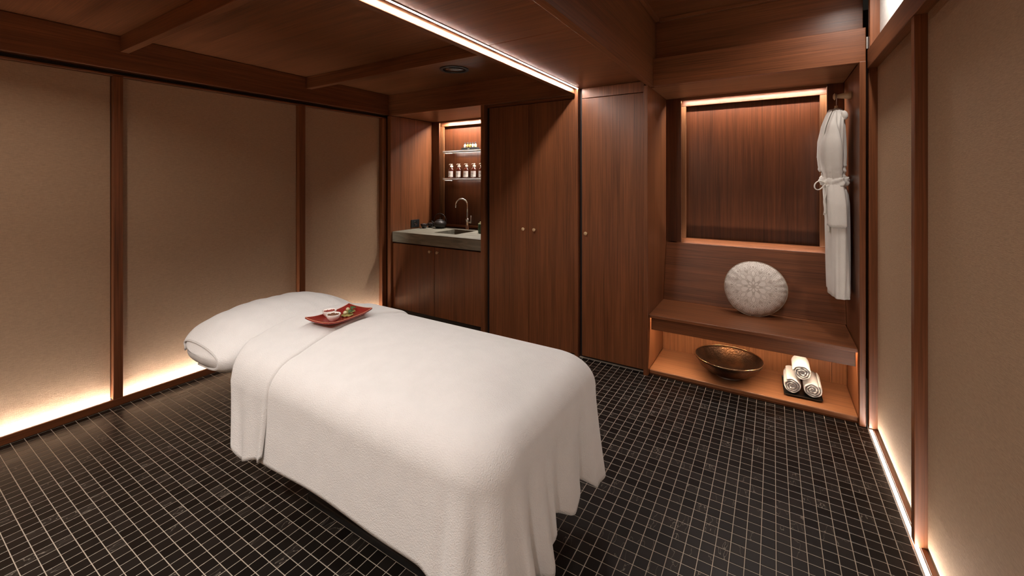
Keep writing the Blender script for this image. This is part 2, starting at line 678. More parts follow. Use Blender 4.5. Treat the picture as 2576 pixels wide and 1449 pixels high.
# tall bay on the right
struct('trim_6', bbox(-0.786, 0.482, YB, YB + 0.05, 2.222, 2.435, bev=0.003), WX)  # beam over the bench alcove
struct('trim_7', bbox(-0.786, 0.482, YB + 0.10, YB + 0.12, 2.40, 2.80, bev=0.002), WX)
struct('trim_8', bbox(-0.754, 0.482, YB + 0.07, YB + 0.099, 2.735, 2.76, bev=0.002), WX)
struct('trim_9', bbox(-0.7855, -0.755, YF, YB + 0.069, 2.735, 2.76, bev=0.002), WY)
up = struct('ceiling_upper', bbox(-0.86, 0.62, YF, 3.45, 2.76, 2.82, bev=0), WX)

# ------------------------------------------------------------------ right wall
wr = struct('wall_right', bbox(0.56, 0.66, YF, 3.60, -0.02, 2.80, bev=0), DARK)
RP = [(3.29, 3.335), (2.330, 2.376), (1.35, 1.40), (0.02, 0.07)]
for a, b in RP:
    link('post', bbox(XR, 0.556, a, b, 0.006, 2.175), WZ, parent=wr)
link('upper_post', bbox(XR, 0.556, 3.26, 3.31, 2.292, 2.76), WZ, parent=wr)
ys = sorted([YF, 0.02, 0.07, 1.35, 1.40, 2.330, 2.376, 3.29])
for a, b in zip(ys[0::2], ys[1::2]):
    link('panel', bbox(0.530, 0.556, a + 0.003, b - 0.003, 0.018, 2.175, bev=0.0015), FABRIC, parent=wr)
link('rail', bbox(XR - 0.004, 0.556, YF, 3.312, 2.1755, 2.291, bev=0.003), WY, parent=wr)
link('upper_panel', bbox(0.535, 0.556, YF, 3.255, 2.292, 2.76, bev=0.001), WHITEWALL, parent=wr)
link('ledge', bbox(0.510, 0.529, YF, 3.29, -0.011, 0.006, bev=0.001), WY, parent=wr)
link('edging', bbox(0.5052, 0.5095, YF, 3.29, -0.011, 0.003, bev=0.0005), METAL, parent=wr)

# wall behind the camera and the hidden wall behind the cabinets
wf = struct('wall_front', bbox(-3.86, 0.66, YF - 0.1, YF, -0.02, 2.80, bev=0), WZ)
for k in range(4):
    a = -3.6 + k * 1.03
    link('panel', bbox(a, a + 0.95, YF, YF + 0.02, 0.06, 2.15), FABRIC, parent=wf)
struct('wall_back', bbox(-3.86, 0.66, 4.16, 4.26, -0.02, 2.80, bev=0), WZD)


# ------------------------------------------------------------------ strip lamps
def strip(name, label, x0, x1, y0, y1, z0, z1, face, strength, col=WARM, holder=None):
    """A thin strip lamp: a metal profile with a glowing diffuser on one face."""
    c = ((x0 + x1) / 2, (y0 + y1) / 2, min(z0, z1))
    t = thing(name, label, 'light strip', c)
    bm = bmesh.new()
    e = 0.0006
    q = {'down': ((x0, y0, z0 - e), (x0, y1, z0 - e), (x1, y1, z0 - e), (x1, y0, z0 - e)),
         'up': ((x0, y0, z1 + e), (x1, y0, z1 + e), (x1, y1, z1 + e), (x0, y1, z1 + e))}[face]
    bm.faces.new([bm.verts.new(p) for p in q])
    # thin solid diffuser
    ext = bmesh.ops.extrude_face_region(bm, geom=bm.faces[:])
    vs = [v for v in ext['geom'] if isinstance(v, bmesh.types.BMVert)]
    bmesh.ops.translate(bm, verts=vs, vec=(0, 0, 0.0004 if face == 'down' else -0.0004))
    bmesh.ops.recalc_face_normals(bm, faces=bm.faces[:])
    link('diffuser', bm, emit('glow_' + name, col, strength), parent=t)
    link('profile', bbox(x0 - 0.001, x1 + 0.001, y0, y1, z0, z1, bev=0), ALU, parent=t)
    return t


strip('light_strip', 'long glowing light line in the ceiling above the massage table',
      -1.402, -1.392, YF + 0.02, 3.30, 2.2675, 2.2705, 'down', LED_CEILING)
strip('light_strip', 'glowing light strip set in the floor along the right fabric wall',
      XR + 0.002, XR + 0.0145, YF + 0.02, 3.285, -0.010, 0.0005, 'up', LED_RIGHT)
strip('light_strip', 'hidden light strip behind the baseboard washing the left fabric wall',
      -3.7245, -3.7175, YF + 0.02, 3.22, 0.0225, 0.0265, 'up', LED_LEFT)

# ------------------------------------------------------------------ sink alcove
SX0, SX1 = -3.646, -2.405
NY = 3.97                                           # plane of the frame round the alcove back
al = struct('trim_10', bbox(-3.70, SX0, 3.30, 4.155, 0.0, 2.223), WZ)                 # left side panel
struct('trim_11', bbox(SX0 + 0.001, -2.363, 3.42, 4.155, 2.226, 2.26), WX)              # soffit board
# frame in front of the hidden lamp
fr = struct('trim_12', bbox(SX0 + 0.001, -3.523, NY, NY + 0.02, 0.922, 2.2255, bev=0.002), WZD)
link('frame_head', bbox(-3.5225, -2.44, NY, NY + 0.006, 2.205, 2.2255, bev=0.001), WX, parent=fr)
inner = struct('trim_13', bbox(-3.60, -2.44, 4.055, 4.075, 2.172, 2.2255, bev=0.002), WX)
link('inner_jamb', bbox(-3.60, -3.525, 4.055, 4.075, 0.95, 2.1715, bev=0.002), OAKZ, parent=inner)
link('inner_sill', bbox(-3.60, -2.44, 4.055, 4.075, 0.922, 0.9495, bev=0.002), WX, parent=inner)
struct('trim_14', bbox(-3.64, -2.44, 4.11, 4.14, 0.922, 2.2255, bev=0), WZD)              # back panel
strip('light_strip', 'hidden light strip along the top of the sink alcove',
      -3.50, -2.46, 3.979, 3.989, 2.213, 2.217, 'down', LED_NICHE * 2.3)

cab = thing('sink_cabinet', 'low walnut cabinet with two doors under the stone worktop', 'cabinet', (-3.02, 3.65, 0))
link('body', bbox(SX0 + 0.002, SX1 - 0.002, 3.352, 4.10, 0.06, 0.794), WZ, parent=cab)
link('plinth', bbox(SX0 + 0.01, SX1 - 0.01, 3.38, 4.10, 0.0, 0.0595), DARK, parent=cab)


def knob(parent, x, y, z):
    """small turned knob sticking out towards the room"""
    bm = bmesh.new()
    lathe(bm, [(0.006, 0.0), (0.006, -0.014), (0.013, -0.022), (0.0155, -0.029), (0.013, -0.034), (0.0, -0.0355)], (x, y, z), 20, 'y')
    return link('knob', bm, PALE, parent=parent, smooth=True)


for a, b, kx in ((SX0 + 0.004, -3.028, -3.072), (-3.024, SX1 - 0.004, -2.968)):
    d = link('door', bbox(a, b, 3.332, 3.3515, 0.065, 0.794), WZ, parent=cab)
    knob(d, kx, 3.332, 0.745)

wt = thing('worktop', 'thick grey-green stone worktop with an undermounted sink cut-out', 'worktop', (-3.02, 3.65, 0.808))
bm = bmesh.new()
sx0, sx1, sy0, sy1 = -3.19, -2.875, 3.50, 3.865
for a in ((SX0 + 0.001, sx0, 3.325, NY - 0.001), (sx1, SX1 - 0.001, 3.325, NY - 0.001), (sx0, sx1, 3.325, sy0), (sx0, sx1, sy1, NY - 0.001)):
    box(bm, *a, 0.808, 0.920)
bmesh.ops.remove_doubles(bm, verts=bm.verts[:], dist=1e-5)
link('slab', bm, STONE, parent=wt)
bm = bmesh.new()
h = 0.004
for a in ((sx0 - h, sx0, sy0 - h, sy1 + h), (sx1, sx1 + h, sy0 - h, sy1 + h), (sx0, sx1, sy0 - h, sy0), (sx0, sx1, sy1, sy1 + h)):
    box(bm, *a, 0.798, 0.8075)
box(bm, sx0 - h, sx1 + h, sy0 - h, sy1 + h, 0.795, 0.798)
link('basin', bm, BLACK, parent=wt)
bm = bmesh.new()
lathe(bm, [(0.0, 0), (0.03, 0), (0.032, 0.002), (0.024, 0.004), (0, 0.004)], (-3.03, 3.68, 0.7982), 20)
link('drain', bm, CHROME, parent=wt, smooth=True)


def thin_glass():
    t = NT('thin_shelf_glass')
    t.t.nodes.remove(t.b)
    tr = t.n('ShaderNodeBsdfTransparent')
    tr.inputs[0].default_value = (0.90, 0.93, 0.91, 1)
    gl = t.n('ShaderNodeBsdfGlossy')
    gl.inputs['Roughness'].default_value = 0.08
    lw = t.n('ShaderNodeLayerWeight')
    lw.inputs[0].default_value = 0.35
    mx = t.n('ShaderNodeMixShader')
    t.l(t.math('MULTIPLY', lw.outputs['Fresnel'], 0.8), mx.inputs[0])
    t.l(tr.outputs[0], mx.inputs[1])
    t.l(gl.outputs[0], mx.inputs[2])
    t.l(mx.outputs[0], t.t.nodes['Material Output'].inputs[0])
    return t.m


GLASS = thin_glass()


def shelf(z, label, lamp):
    t = thing('wall_shelf', label, 'shelf', (-2.95, 4.04, z))
    link('glass', bbox(-3.455, -2.45, 3.975, 4.105, z + 0.018, z + 0.0265, bev=0.001), GLASS, parent=t)
    link('front_rail', bbox(-3.465, -2.45, 3.962, 3.9745, z + 0.000, z + 0.012, bev=0.003), ALU, parent=t)
    link('top_rail', bbox(-3.465, -2.45, 3.962, 3.9745, z + 0.0165, z + 0.027, bev=0.003), ALU, parent=t)
    link('end_rail', bbox(-3.465, -3.4555, 3.975, 4.104, z + 0.002, z + 0.0265, bev=0.002), ALU, parent=t)
    link('back_rail', bbox(-3.455, -2.45, 4.092, 4.104, z + 0.004, z + 0.0175, bev=0.002), ALU, parent=t)
    if lamp:
        bm = bmesh.new()
        box(bm, -3.44, -2.46, 3.9755, 3.9835, z + 0.004, z + 0.0075)
        link('lamp', bm, emit('glow_shelf', WARM, lamp), parent=t)
        link('bracket', bbox(-3.452, -3.335, 3.978, 4.00, z - 0.012, z - 0.002, bev=0.003), ALU, parent=t)
    return t


shelf(1.832, 'upper thin metal shelf carrying the small vials in the sink alcove', 90)
shelf(1.500, 'lower thin metal shelf carrying the amber pump bottles', 30)
SH1, SH0 = 1.832 + 0.0272, 1.500 + 0.0272

# pump bottles
OX = {0: 'leftmost amber pump bottle with white label on lower alcove shelf', 1: 'second amber pump bottle from the left on lower alcove shelf',
      2: 'middle amber pump bottle of five on lower alcove shelf', 3: 'second amber pump bottle from the right on lower alcove shelf',
      4: 'rightmost amber pump bottle, half hidden by the closet side'}
b0 = thing('pump_bottle', OX[0], 'bottle', (-3.376, 4.03, SH0), 'amber pump bottles on the lower shelf')
p = (-3.376, 4.03, SH0)
bm = bmesh.new()
lathe(bm, [(0, 0), (0.036, 0), (0.038, 0.003), (0.038, 0.095), (0.034, 0.108), (0.018, 0.124), (0.015, 0.132), (0, 0.132)], p, 28)
smooth_angle(link('glass_body', bm, AMBER, parent=b0), 50)
bm = bmesh.new()
A = np.linspace(-PI / 2 - 1.15, -PI / 2 + 1.15, 15)
P = np.array([[[p[0] + 0.0386 * math.cos(a), p[1] + 0.0386 * math.sin(a), p[2] + zz] for zz in (0.012, 0.082)] for a in A])
grid(bm, P)
lb = link('paper_label', bm, LABEL, parent=b0, smooth=True)
bm = bmesh.new()
for zz, l0, l1 in ((0.070, -0.75, -0.35), (0.056, -0.75, 0.1), (0.048, -0.75, 0.35), (0.040, -0.75, 0.25), (0.030, -0.75, -0.2), (0.023, -0.75, 0.15)):
    A = np.linspace(-PI / 2 + l0, -PI / 2 + l1, 6)
    P = np.array([[[p[0] + 0.0390 * math.cos(a), p[1] + 0.0390 * math.sin(a), p[2] + zz + d] for d in (0, 0.0028)] for a in A])
    grid(bm, P)
link('print', bm, INK, parent=lb)
bm = bmesh.new()
lathe(bm, [(0, 0.1322), (0.019, 0.1322), (0.019, 0.148), (0.016, 0.152), (0.008, 0.153), (0.008, 0.162), (0.013, 0.163), (0.013, 0.172), (0, 0.173)], p, 20)
smooth_angle(link('pump', bm, CREAM, parent=b0), 40)
bm = bmesh.new()
tube(bm, [(p[0] - 0.006, p[1], p[2] + 0.168), (p[0] - 0.028, p[1] - 0.004, p[2] + 0.168), (p[0] - 0.036, p[1] - 0.006, p[2] + 0.160)], 0.0045, 8)
link('spout', bm, CREAM, parent=b0, smooth=True)
for k, x in enumerate((-3.257, -3.141, -3.028, -2.915)):
    c = copy_tree(b0, None, (x + 3.376, 0, 0))
    c['label'] = OX[k + 1]

# vials in their black stand
vt = thing('vial_stand', 'small black stand holding five vials on the upper alcove shelf', 'stand', (-3.085, 4.03, SH1))
link('block', bbox(-3.20, -2.97, 4.0, 4.06, SH1, SH1 + 0.030, bev=0.002), BLACK, parent=vt)
bm = bmesh.new()
box(bm, -3.105, -3.075, 3.9990, 3.9999, SH1 + 0.009, SH1 + 0.019)
link('badge', bm, ALU, parent=vt)
VC = [((0.62, 0.58, 0.46), 'clear'), ((0.40, 0.26, 0.09), 'amber'), ((0.55, 0.42, 0.10), 'yellow'), ((0.62, 0.60, 0.54), 'pale'), ((0.48, 0.50, 0.26), 'greenish')]
VO = ['leftmost', 'second from left', 'middle', 'second from right', 'rightmost']
for k, (c, nm) in enumerate(VC):
    x = -3.165 + k * 0.039
    q = (x, 4.03, SH1 + 0.0305)
    v = thing('vial', f'tiny {nm} oil vial with black cap, {VO[k]} of five', 'vial', q, 'oil vials in the black stand')
    bm = bmesh.new()
    lathe(bm, [(0, 0), (0.0155, 0), (0.016, 0.002), (0.016, 0.032), (0.009, 0.041), (0.008, 0.045), (0, 0.045)], q, 18)
    smooth_angle(link('glass_body', bm, plain('vial_' + nm, c, 0.15, coat=0.4), parent=v), 50)
    bm = bmesh.new()
    lathe(bm, [(0, 0.0452), (0.010, 0.0452), (0.010, 0.058), (0.008, 0.061), (0, 0.062)], q, 16)
    smooth_angle(link('cap', bm, BLACK, parent=v), 40)

# tap
q = (-3.055, 3.935, 0.9202)
tp = thing('tap', 'polished gooseneck tap behind the sink', 'tap', q)
bm = bmesh.new()
lathe(bm, [(0, 0), (0.027, 0), (0.027, 0.006), (0.022, 0.012), (0.019, 0.11), (0.021, 0.118), (0.012, 0.13), (0, 0.131)], q, 24)
smooth_angle(link('body', bm, CHROME, parent=tp), 45)
pts = [(q[0], q[1], q[2] + 0.12), (q[0], q[1], q[2] + 0.27)]
for a in np.linspace(0, PI * 0.98, 18):
    r = 0.072
    pts.append((q[0] - (r - r * math.cos(a)) * 0.93, q[1] - (r - r * math.cos(a)) * 0.36, q[2] + 0.285 + r * math.sin(a)))
pts.append((pts[-1][0] - 0.001, pts[-1][1], q[2] + 0.255))
bm = bmesh.new()
tube(bm, pts, 0.0095, 12)
link('spout', bm, CHROME, parent=tp, smooth=True)
bm = bmesh.new()
tube(bm, [(q[0] + 0.015, q[1], q[2] + 0.085), (q[0] + 0.062, q[1] - 0.012, q[2] + 0.085)], 0.010, 12)
lev = link('lever_stem', bm, CHROME, parent=tp, smooth=True)
bm = bmesh.new()
tube(bm, [(q[0] + 0.060, q[1] - 0.012, q[2] + 0.078), (q[0] + 0.060, q[1] - 0.012, q[2] + 0.165)], 0.0075, 12)
link('lever', bm, METAL, parent=lev, smooth=True)

# teapot
q = (-3.415, 3.862, 0.9202)
kt = thing('teapot', 'dark cast-iron teapot with arched handle on the worktop', 'teapot', q)
bm = bmesh.new()
lathe(bm, [(0, 0), (0.048, 0), (0.050, 0.006), (0.066, 0.022), (0.076, 0.046), (0.074, 0.066), (0.058, 0.086), (0.046, 0.092), (0, 0.092)], q, 36)
link('pot', bm, IRON, parent=kt, smooth=True)
bm = bmesh.new()
lathe(bm, [(0.047, 0.0925), (0.046, 0.097), (0.028, 0.104), (0.006, 0.107), (0.006, 0.112), (0.010, 0.117), (0.009, 0.123), (0, 0.126)], q, 28)
link('lid', bm, IRON, parent=kt, smooth=True)
bm = bmesh.new()
tube(bm, [(q[0] - 0.06, q[1] - 0.015, q[2] + 0.045), (q[0] - 0.086, q[1] - 0.022, q[2] + 0.058), (q[0] - 0.112, q[1] - 0.028, q[2] + 0.088)], [0.014, 0.011, 0.007], 12)
link('spout', bm, IRON, parent=kt, smooth=True)
bm = bmesh.new()
tube(bm, [(q[0] + 0.078 * math.cos(a), q[1] + 0.02 * math.cos(a), q[2] + 0.075 + 0.100 * math.sin(a) ** 0.8) for a in np.linspace(0.001, PI - 0.001, 24)], 0.0042, 8)
link('handle', bm, IRON, parent=kt, smooth=True)

for x, y, lbl in ((-3.572, 3.755, 'nearer of two small dark tea bowls beside the teapot'), (-3.570, 3.865, 'farther of two small dark tea bowls, nearest the teapot')):
    q = (x, y, 0.9202)
    c = thing('tea_bowl', lbl, 'bowl', q, 'dark tea bowls on the worktop')
    bm = bmesh.new()
    lathe(bm, [(0, 0), (0.022, 0), (0.024, 0.006), (0.038, 0.026), (0.044, 0.052), (0.041, 0.053), (0.035, 0.028), (0.02, 0.012), (0, 0.010)], q, 28)
    link('bowl_body', bm, GLAZE, parent=c, smooth=True)

# green cup with buds at the closet side
q = (-2.700, 3.735, 0.9202)
gp = thing('planter_cup', 'green cup with a small budding plant at the worktop end', 'planter', q)
bm = bmesh.new()
lathe(bm, [(0, 0), (0.040, 0), (0.044, 0.01), (0.044, 0.095), (0.041, 0.099), (0.038, 0.092), (0.036, 0.06), (0, 0.06)], q, 24)
link('cup', bm, GREENGL, parent=gp, smooth=True)
bm = bmesh.new()
for k in range(26):
    a, r = rng.rand() * 2 * PI, 0.036 * math.sqrt(rng.rand())
    sphere(bm, (q[0] + r * math.cos(a), q[1] + r * math.sin(a), q[2] + 0.098 + 0.02 * rng.rand()), 0.006 + 0.004 * rng.rand(), 8, 6)
o = link('buds', bm, LEAFPALE, parent=gp, smooth=True)
o['kind'] = 'stuff'
bm = bmesh.new()
for k in range(18):
    a, r = rng.rand() * 2 * PI, 0.030 * math.sqrt(rng.rand())
    sphere(bm, (q[0] + r * math.cos(a), q[1] + r * math.sin(a), q[2] + 0.090 + 0.012 * rng.rand()), 0.010, 8, 6, (1, 1, 0.5))
o = link('foliage', bm, LEAF, parent=gp, smooth=True)
o['kind'] = 'stuff'

# socket on the alcove side
sk = thing('wall_socket', 'black wall socket on the alcove side above the worktop', 'socket', (SX0 + 0.004, 3.675, 0.932))
link('plate', bbox(SX0 + 0.0005, SX0 + 0.010, 3.607, 3.743, 0.935, 1.028, bev=0.004), BLACK, parent=sk)
bm = bmesh.new()
lathe(bm, [(0.026, 0.0101), (0.026, 0.0125), (0.022, 0.0125), (0.021, 0.0104), (0, 0.0104)], (SX0, 3.675, 0.98), 24, 'x')
link('outlet', bm, GLAZE, parent=sk, smooth=True)
for dy in (-0.008, 0.008):
    bm = bmesh.new()
    lathe(bm, [(0.0028, 0.0106), (0.0028, 0.0128), (0, 0.0128)], (SX0, 3.675 + dy, 0.98), 10, 'x')
    link('pin_hole', bm, METAL, parent=sk)

# ------------------------------------------------------------------ closets
cl = thing('closet', 'tall walnut closet with two plain doors beside the sink alcove', 'closet', (-1.88, 3.75, 0))
link('side_panel', bbox(SX1, -2.363, 3.305, 4.10, 0.0, 2.2235), WZ, parent=cl)
link('body', bbox(-2.362, -1.4265, 3.362, 4.10, 0.0, 2.2235, bev=0), DARK, parent=cl)
link('top_rail', bbox(-2.36, -1.4275, 3.35, 3.3615, 2.196, 2.2235), WX, parent=cl)
for a, b, kx in ((-2.320, -1.887, -1.930), (-1.884, -1.428, -1.818)):
    d = link('door', bbox(a, b, YB, YB + 0.022, 0.022, 2.190), WZ, parent=cl)
    knob(d, kx, YB, 1.055)
struct('trim_15', bbox(-1.4255, -1.397, 3.3048, 3.42, 0.0, 2.2715, bev=0.002), WZ)          # upright under the light line
c2 = thing('closet', 'narrow tall walnut cupboard with single door nearest the bench alcove', 'closet', (-1.11, 3.75, 0))
link('body', bbox(-1.396, -0.851, 3.362, 4.10, 0.0, 2.27, bev=0), DARK, parent=c2)
d = link('door', bbox(-1.371, -0.852, YB, YB + 0.022, 0.022, 2.183), WZ, parent=c2)
knob(d, -1.328, YB, 1.055)
link('top_panel', bbox(-1.371, -0.852, YB, YB + 0.022, 2.187, 2.271), WZ, parent=c2)

# ------------------------------------------------------------------ bench alcove
BX0, BX1, BY = -0.816, 0.447, 3.945
bs = struct('trim_16', bbox(-0.850, BX0, 3.290, 4.155, 0.0, 2.2275), WZ)              # left cheek
struct('trim_17', bbox(BX1, 0.478, 3.300, 4.155, 0.0, 2.2215), WZ)                     # right cheek
struct('trim_18', bbox(BX0 + 0.001, BX1 - 0.001, 3.381, 4.155, 2.222, 2.26), OAKX)     # soffit board
# frame with the opening, lamp slot behind
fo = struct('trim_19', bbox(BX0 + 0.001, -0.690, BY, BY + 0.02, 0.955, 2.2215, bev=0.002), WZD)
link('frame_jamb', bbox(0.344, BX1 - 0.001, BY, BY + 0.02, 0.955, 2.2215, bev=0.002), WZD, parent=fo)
link('frame_head', bbox(-0.6895, 0.3435, BY, BY + 0.006, 2.197, 2.2215, bev=0.001), WX, parent=fo)
fi = struct('trim_20', bbox(-0.75, 0.40, 4.03, 4.05, 2.160, 2.2215, bev=0.002), WX)
link('inner_jamb', bbox(-0.75, -0.665, 4.03, 4.05, 0.985, 2.1595, bev=0.002), OAKZ, parent=fi)
link('inner_jamb', bbox(0.307, 0.40, 4.03, 4.05, 0.985, 2.1595, bev=0.002), OAKZ, parent=fi)
link('inner_sill', bbox(-0.75, 0.40, 4.03, 4.05, 0.90, 0.9845, bev=0.002), WX, parent=fi)
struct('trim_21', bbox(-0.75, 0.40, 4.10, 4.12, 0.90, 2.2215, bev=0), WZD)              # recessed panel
strip('light_strip', 'hidden light strip along the top of the bench alcove panel',
      -0.685, 0.340, 3.955, 3.965, 2.206, 2.210, 'down', LED_NICHE)
strip('light_strip', 'hidden light strip along the bottom of the bench alcove panel',
      -0.685, 0.340, 3.985, 3.995, 0.915, 0.919, 'up', LED_NICHE_LOW)

bn = thing('bench', 'built-in walnut bench with reclined back and open lower shelf', 'bench', (-0.185, 3.6, 0))
bm = bmesh.new()
box(bm, BX0 + 0.001, BX1 - 0.001, 0, 0.022, 0, 0.50)
for v in bm.verts:                                     # reclined backrest board
    k = (v.co.z) / 0.50
    v.co.y = 3.825 + 0.118 * k + v.co.y
    v.co.z = 0.463 + v.co.z * 0.968
bmesh.ops.bevel(bm, geom=bm.edges[:], offset=0.002, segments=1, affect='EDGES')
link('backrest', bm, WX, parent=bn)
link('seat', bbox(BX0 + 0.001, BX1 - 0.006, 3.318, 3.846, 0.439, 0.463, bev=0.003), WX, parent=bn)
link('apron', bbox(BX0 + 0.012, BX1 - 0.012, 3.345, 3.370, 0.342, 0.4385), WX, parent=bn)
link('shelf_board', bbox(BX0 + 0.001, BX1 - 0.001, 3.322, 3.80, 0.012, 0.042, bev=0.006), OAKX, parent=bn)
link('kick_board', bbox(BX0 + 0.001, BX1 - 0.001, 3.334, 3.36, 0.0, 0.0115, bev=0), WX, parent=bn)
xs = [BX0 + 0.001, -0.755, -0.16, 0.36, BX1 - 0.001]
for a, b in zip(xs, xs[1:]):
    link('back_panel', bbox(a + 0.0006, b - 0.0006, 3.80, 3.82, 0.012, 0.4385, bev=0.001), OAKZ, parent=bn)
strip('light_strip', 'hidden light strip under the bench seat behind the apron',
      BX0 + 0.02, BX1 - 0.02, 3.380, 3.392, 0.4335, 0.438, 'down', LED_BENCH, (1.0, 0.76, 0.54))

# cushion
q = Vector((-0.120, 3.735, 0.463))
cu = thing('floor_cushion', 'round grey-beige cushion printed with a white mandala on the bench', 'cushion', q)
nu, nv = 128, 40
P = np.zeros((nu, 2 * nv, 3))
for i in range(nu):
    a = 2 * PI * i / nu
    R = 0.204 * (1 + 0.012 * math.sin(a * 3 + 1) + 0.010 * math.sin(2 * a + 0.5))
    for side in (0, 1):
        for j in range(nv):
            t = j / (nv - 1)
            if side == 0:
                r = math.sin(t * PI / 2)
            else:
                r = math.cos(t * PI / 2)
            r = max(r, 0.001)
            th = 0.066 * (1 - r ** 3.2) ** 0.62
            th *= 1 if side else 1
            y = -th if side == 0 else th * 0.8
            puck = 0.0024 * max(0, (r - 0.55) / 0.45) ** 1.2 * math.sin(a * 23 + 2.0 * math.sin(a * 3)) * (1.6 if -1.2 < math.sin(a + 0.4) * 1.2 else 1)
            puck += 0.0035 * max(0, r - 0.45) * math.sin(a * 9 + 5 * r) 
            k = R * r + (0.0015 * math.sin(a * 40) if r > 0.93 else 0)
            P[i, side * nv + j] = (k * math.cos(a) * 1.02, y - puck, k * math.sin(a))
bm = bmesh.new()
grid(bm, P, wrap_u=True)
bmesh.ops.remove_doubles(bm, verts=bm.verts[:], dist=4e-4)
bmesh.ops.recalc_face_normals(bm, faces=bm.faces[:])
me = bpy.data.meshes.new('cushion_body')
bm.to_mesh(me)
bm.free()
me.materials.append(MANDALA)
me.polygons.foreach_set('use_smooth', [True] * len(me.polygons))
o = bpy.data.objects.new('cushion_body', me)
COL.objects.link(o)
o.parent = cu
o.location = (0, 0.018, 0.200)
o.rotation_euler = (math.radians(-13), 0, math.radians(4))
pts = []
for i in range(97):
    a = 2 * PI * i / 96
    R = 0.2055 * (1 + 0.012 * math.sin(a * 3 + 1) + 0.010 * math.sin(2 * a + 0.5))
    pts.append((R * math.cos(a) * 1.02, 0, R * math.sin(a)))
bm = bmesh.new()
tube(bm, pts, 0.004, 8, False)
me = bpy.data.meshes.new('piping')
bm.to_mesh(me)
bm.free()
me.materials.append(plain('cushion_piping', (0.42, 0.36, 0.29), 0.8))
me.polygons.foreach_set('use_smooth', [True] * len(me.polygons))
pc = bpy.data.objects.new('piping', me)
COL.objects.link(pc)
pc.parent = o

# bronze bowl on the lower shelf
q = (-0.285, 3.535, 0.0422)
bw = thing('bronze_bowl', 'wide hammered bronze footbath bowl on the shelf under the bench', 'bowl', q)
bm = bmesh.new()
lathe(bm, [(0.0, 0.022), (0.10, 0.022), (0.145, 0.032), (0.195, 0.070), (0.228, 0.122), (0.232, 0.134), (0.226, 0.134), (0.219, 0.122), (0.185, 0.074), (0.135, 0.040), (0.09, 0.032), (0.0, 0.030)], q, 72)
link('bowl_body', bm, BRONZE, parent=bw, smooth=True)
bm = bmesh.new()
tube(bm, [(q[0] + 0.2295 * math.cos(a), q[1] + 0.2295 * math.sin(a), q[2] + 0.135) for a in np.linspace(0, 2 * PI, 73)], 0.0036, 8, False)
link('rim', bm, BRASSRIM, parent=bw, smooth=True)
bm = bmesh.new()
lathe(bm, [(0.092, 0), (0.096, 0.002), (0.096, 0.022), (0.086, 0.0225), (0.086, 0.001)], q, 48)
smooth_angle(link('foot_ring', bm, METAL, parent=bw), 40)

# towel tray and rolled towels
q = (0.165, 3.55, 0.0422)
tt = thing('towel_tray', 'black rectangular tray under the three rolled towels', 'tray', q)
bm = bmesh.new()
box(bm, q[0] - 0.108, q[0] + 0.108, q[1] - 0.150, q[1] + 0.150, q[2], q[2] + 0.016)
bot = [v for v in bm.verts if v.co.z < q[2] + 0.001]
for v in bot:
    v.co.x = q[0] + (v.co.x - q[0]) * 0.88
    v.co.y = q[1] + (v.co.y - q[1]) * 0.92
top = [f for f in bm.faces if all(v.co.z > q[2] + 0.01 for v in f.verts)]
r = bmesh.ops.inset_region(bm, faces=top, thickness=0.007)
r = bmesh.ops.inset_region(bm, faces=top, thickness=0.006, depth=-0.009)
bmesh.ops.bevel(bm, geom=[e for e in bm.edges if e.is_boundary is False and abs(e.verts[0].co.z - e.verts[1].co.z) > 0.005], offset=0.006, segments=3, affect='EDGES')
smooth_angle(link('tray_body', bm, TRAYBLK, parent=tt), 30)
tt.rotation_euler = (0, 0, math.radians(2))


def roll(name, label, cx, cz, y0, y1, R, start, mat, group, loc):
    """A rolled towel: one long spiral sheet with thickness, ends towards the room."""
    t = thing(name, label, 'towel', loc, group)
    turns, th = 3.0, 0.0115
    n = 110
    prof = []
    for i in range(n + 1):
        s = i / n
        a = start + s * turns * 2 * PI
        rr = 0.008 + (R - 0.008) * (s ** 0.85)
        prof.append((rr * math.cos(a) * 1.03, rr * math.sin(a) * 0.97))
    prof = np.array(prof)
    tan = np.gradient(prof, axis=0)
    tan /= np.linalg.norm(tan, axis=1)[:, None]
    nor = np.stack([tan[:, 1], -tan[:, 0]], 1)
    ny = 22
    outer, inn = [], []
    P = np.zeros((n + 1, ny * 2, 3))
    yy = np.linspace(y0, y1, ny)
    for i in range(n + 1):
        edge_out = 0.004 * math.sin(i * 0.35) + 0.003 * math.sin(i * 0.9)
        for j, y in enumerate(yy):
            e = min(j, ny - 1 - j) / 3.0
            bulge = 0.0030 * max(0, 1 - e) ** 2
            ye = y + (edge_out if j < 2 else 0)
            for k, sgn in ((0, 1), (1, -1)):
                off = sgn * (th * 0.5 - bulge)
                c = prof[i] + nor[i] * off
                jj = j if k == 0 else 2 * ny - 1 - j
                P[i, jj] = (cx + c[0], ye, cz + c[1])
    bm = bmesh.new()
    V = grid(bm, P)
    for i in range(n):
        bm.faces.new((V[i][2 * ny - 1], V[i + 1][2 * ny - 1], V[i + 1][0], V[i][0]))
    bm.faces.new(V[0])
    bm.faces.new(V[n][::-1])
    bmesh.ops.recalc_face_normals(bm, faces=bm.faces[:])
    o = link('rolled_sheet', bm, mat, parent=t, smooth=True)
    # soft core so that no one can look through the roll
    bm = bmesh.new()
    lathe(bm, [(0, 0), (R * 0.86, 0), (R * 0.9, 0.01), (R * 0.9, y1 - y0 - 0.02), (0, y1 - y0 - 0.02)], (cx, y0 + 0.012, cz), 32, 'y')
    link('core', bm, mat, parent=t, smooth=True)
    return t


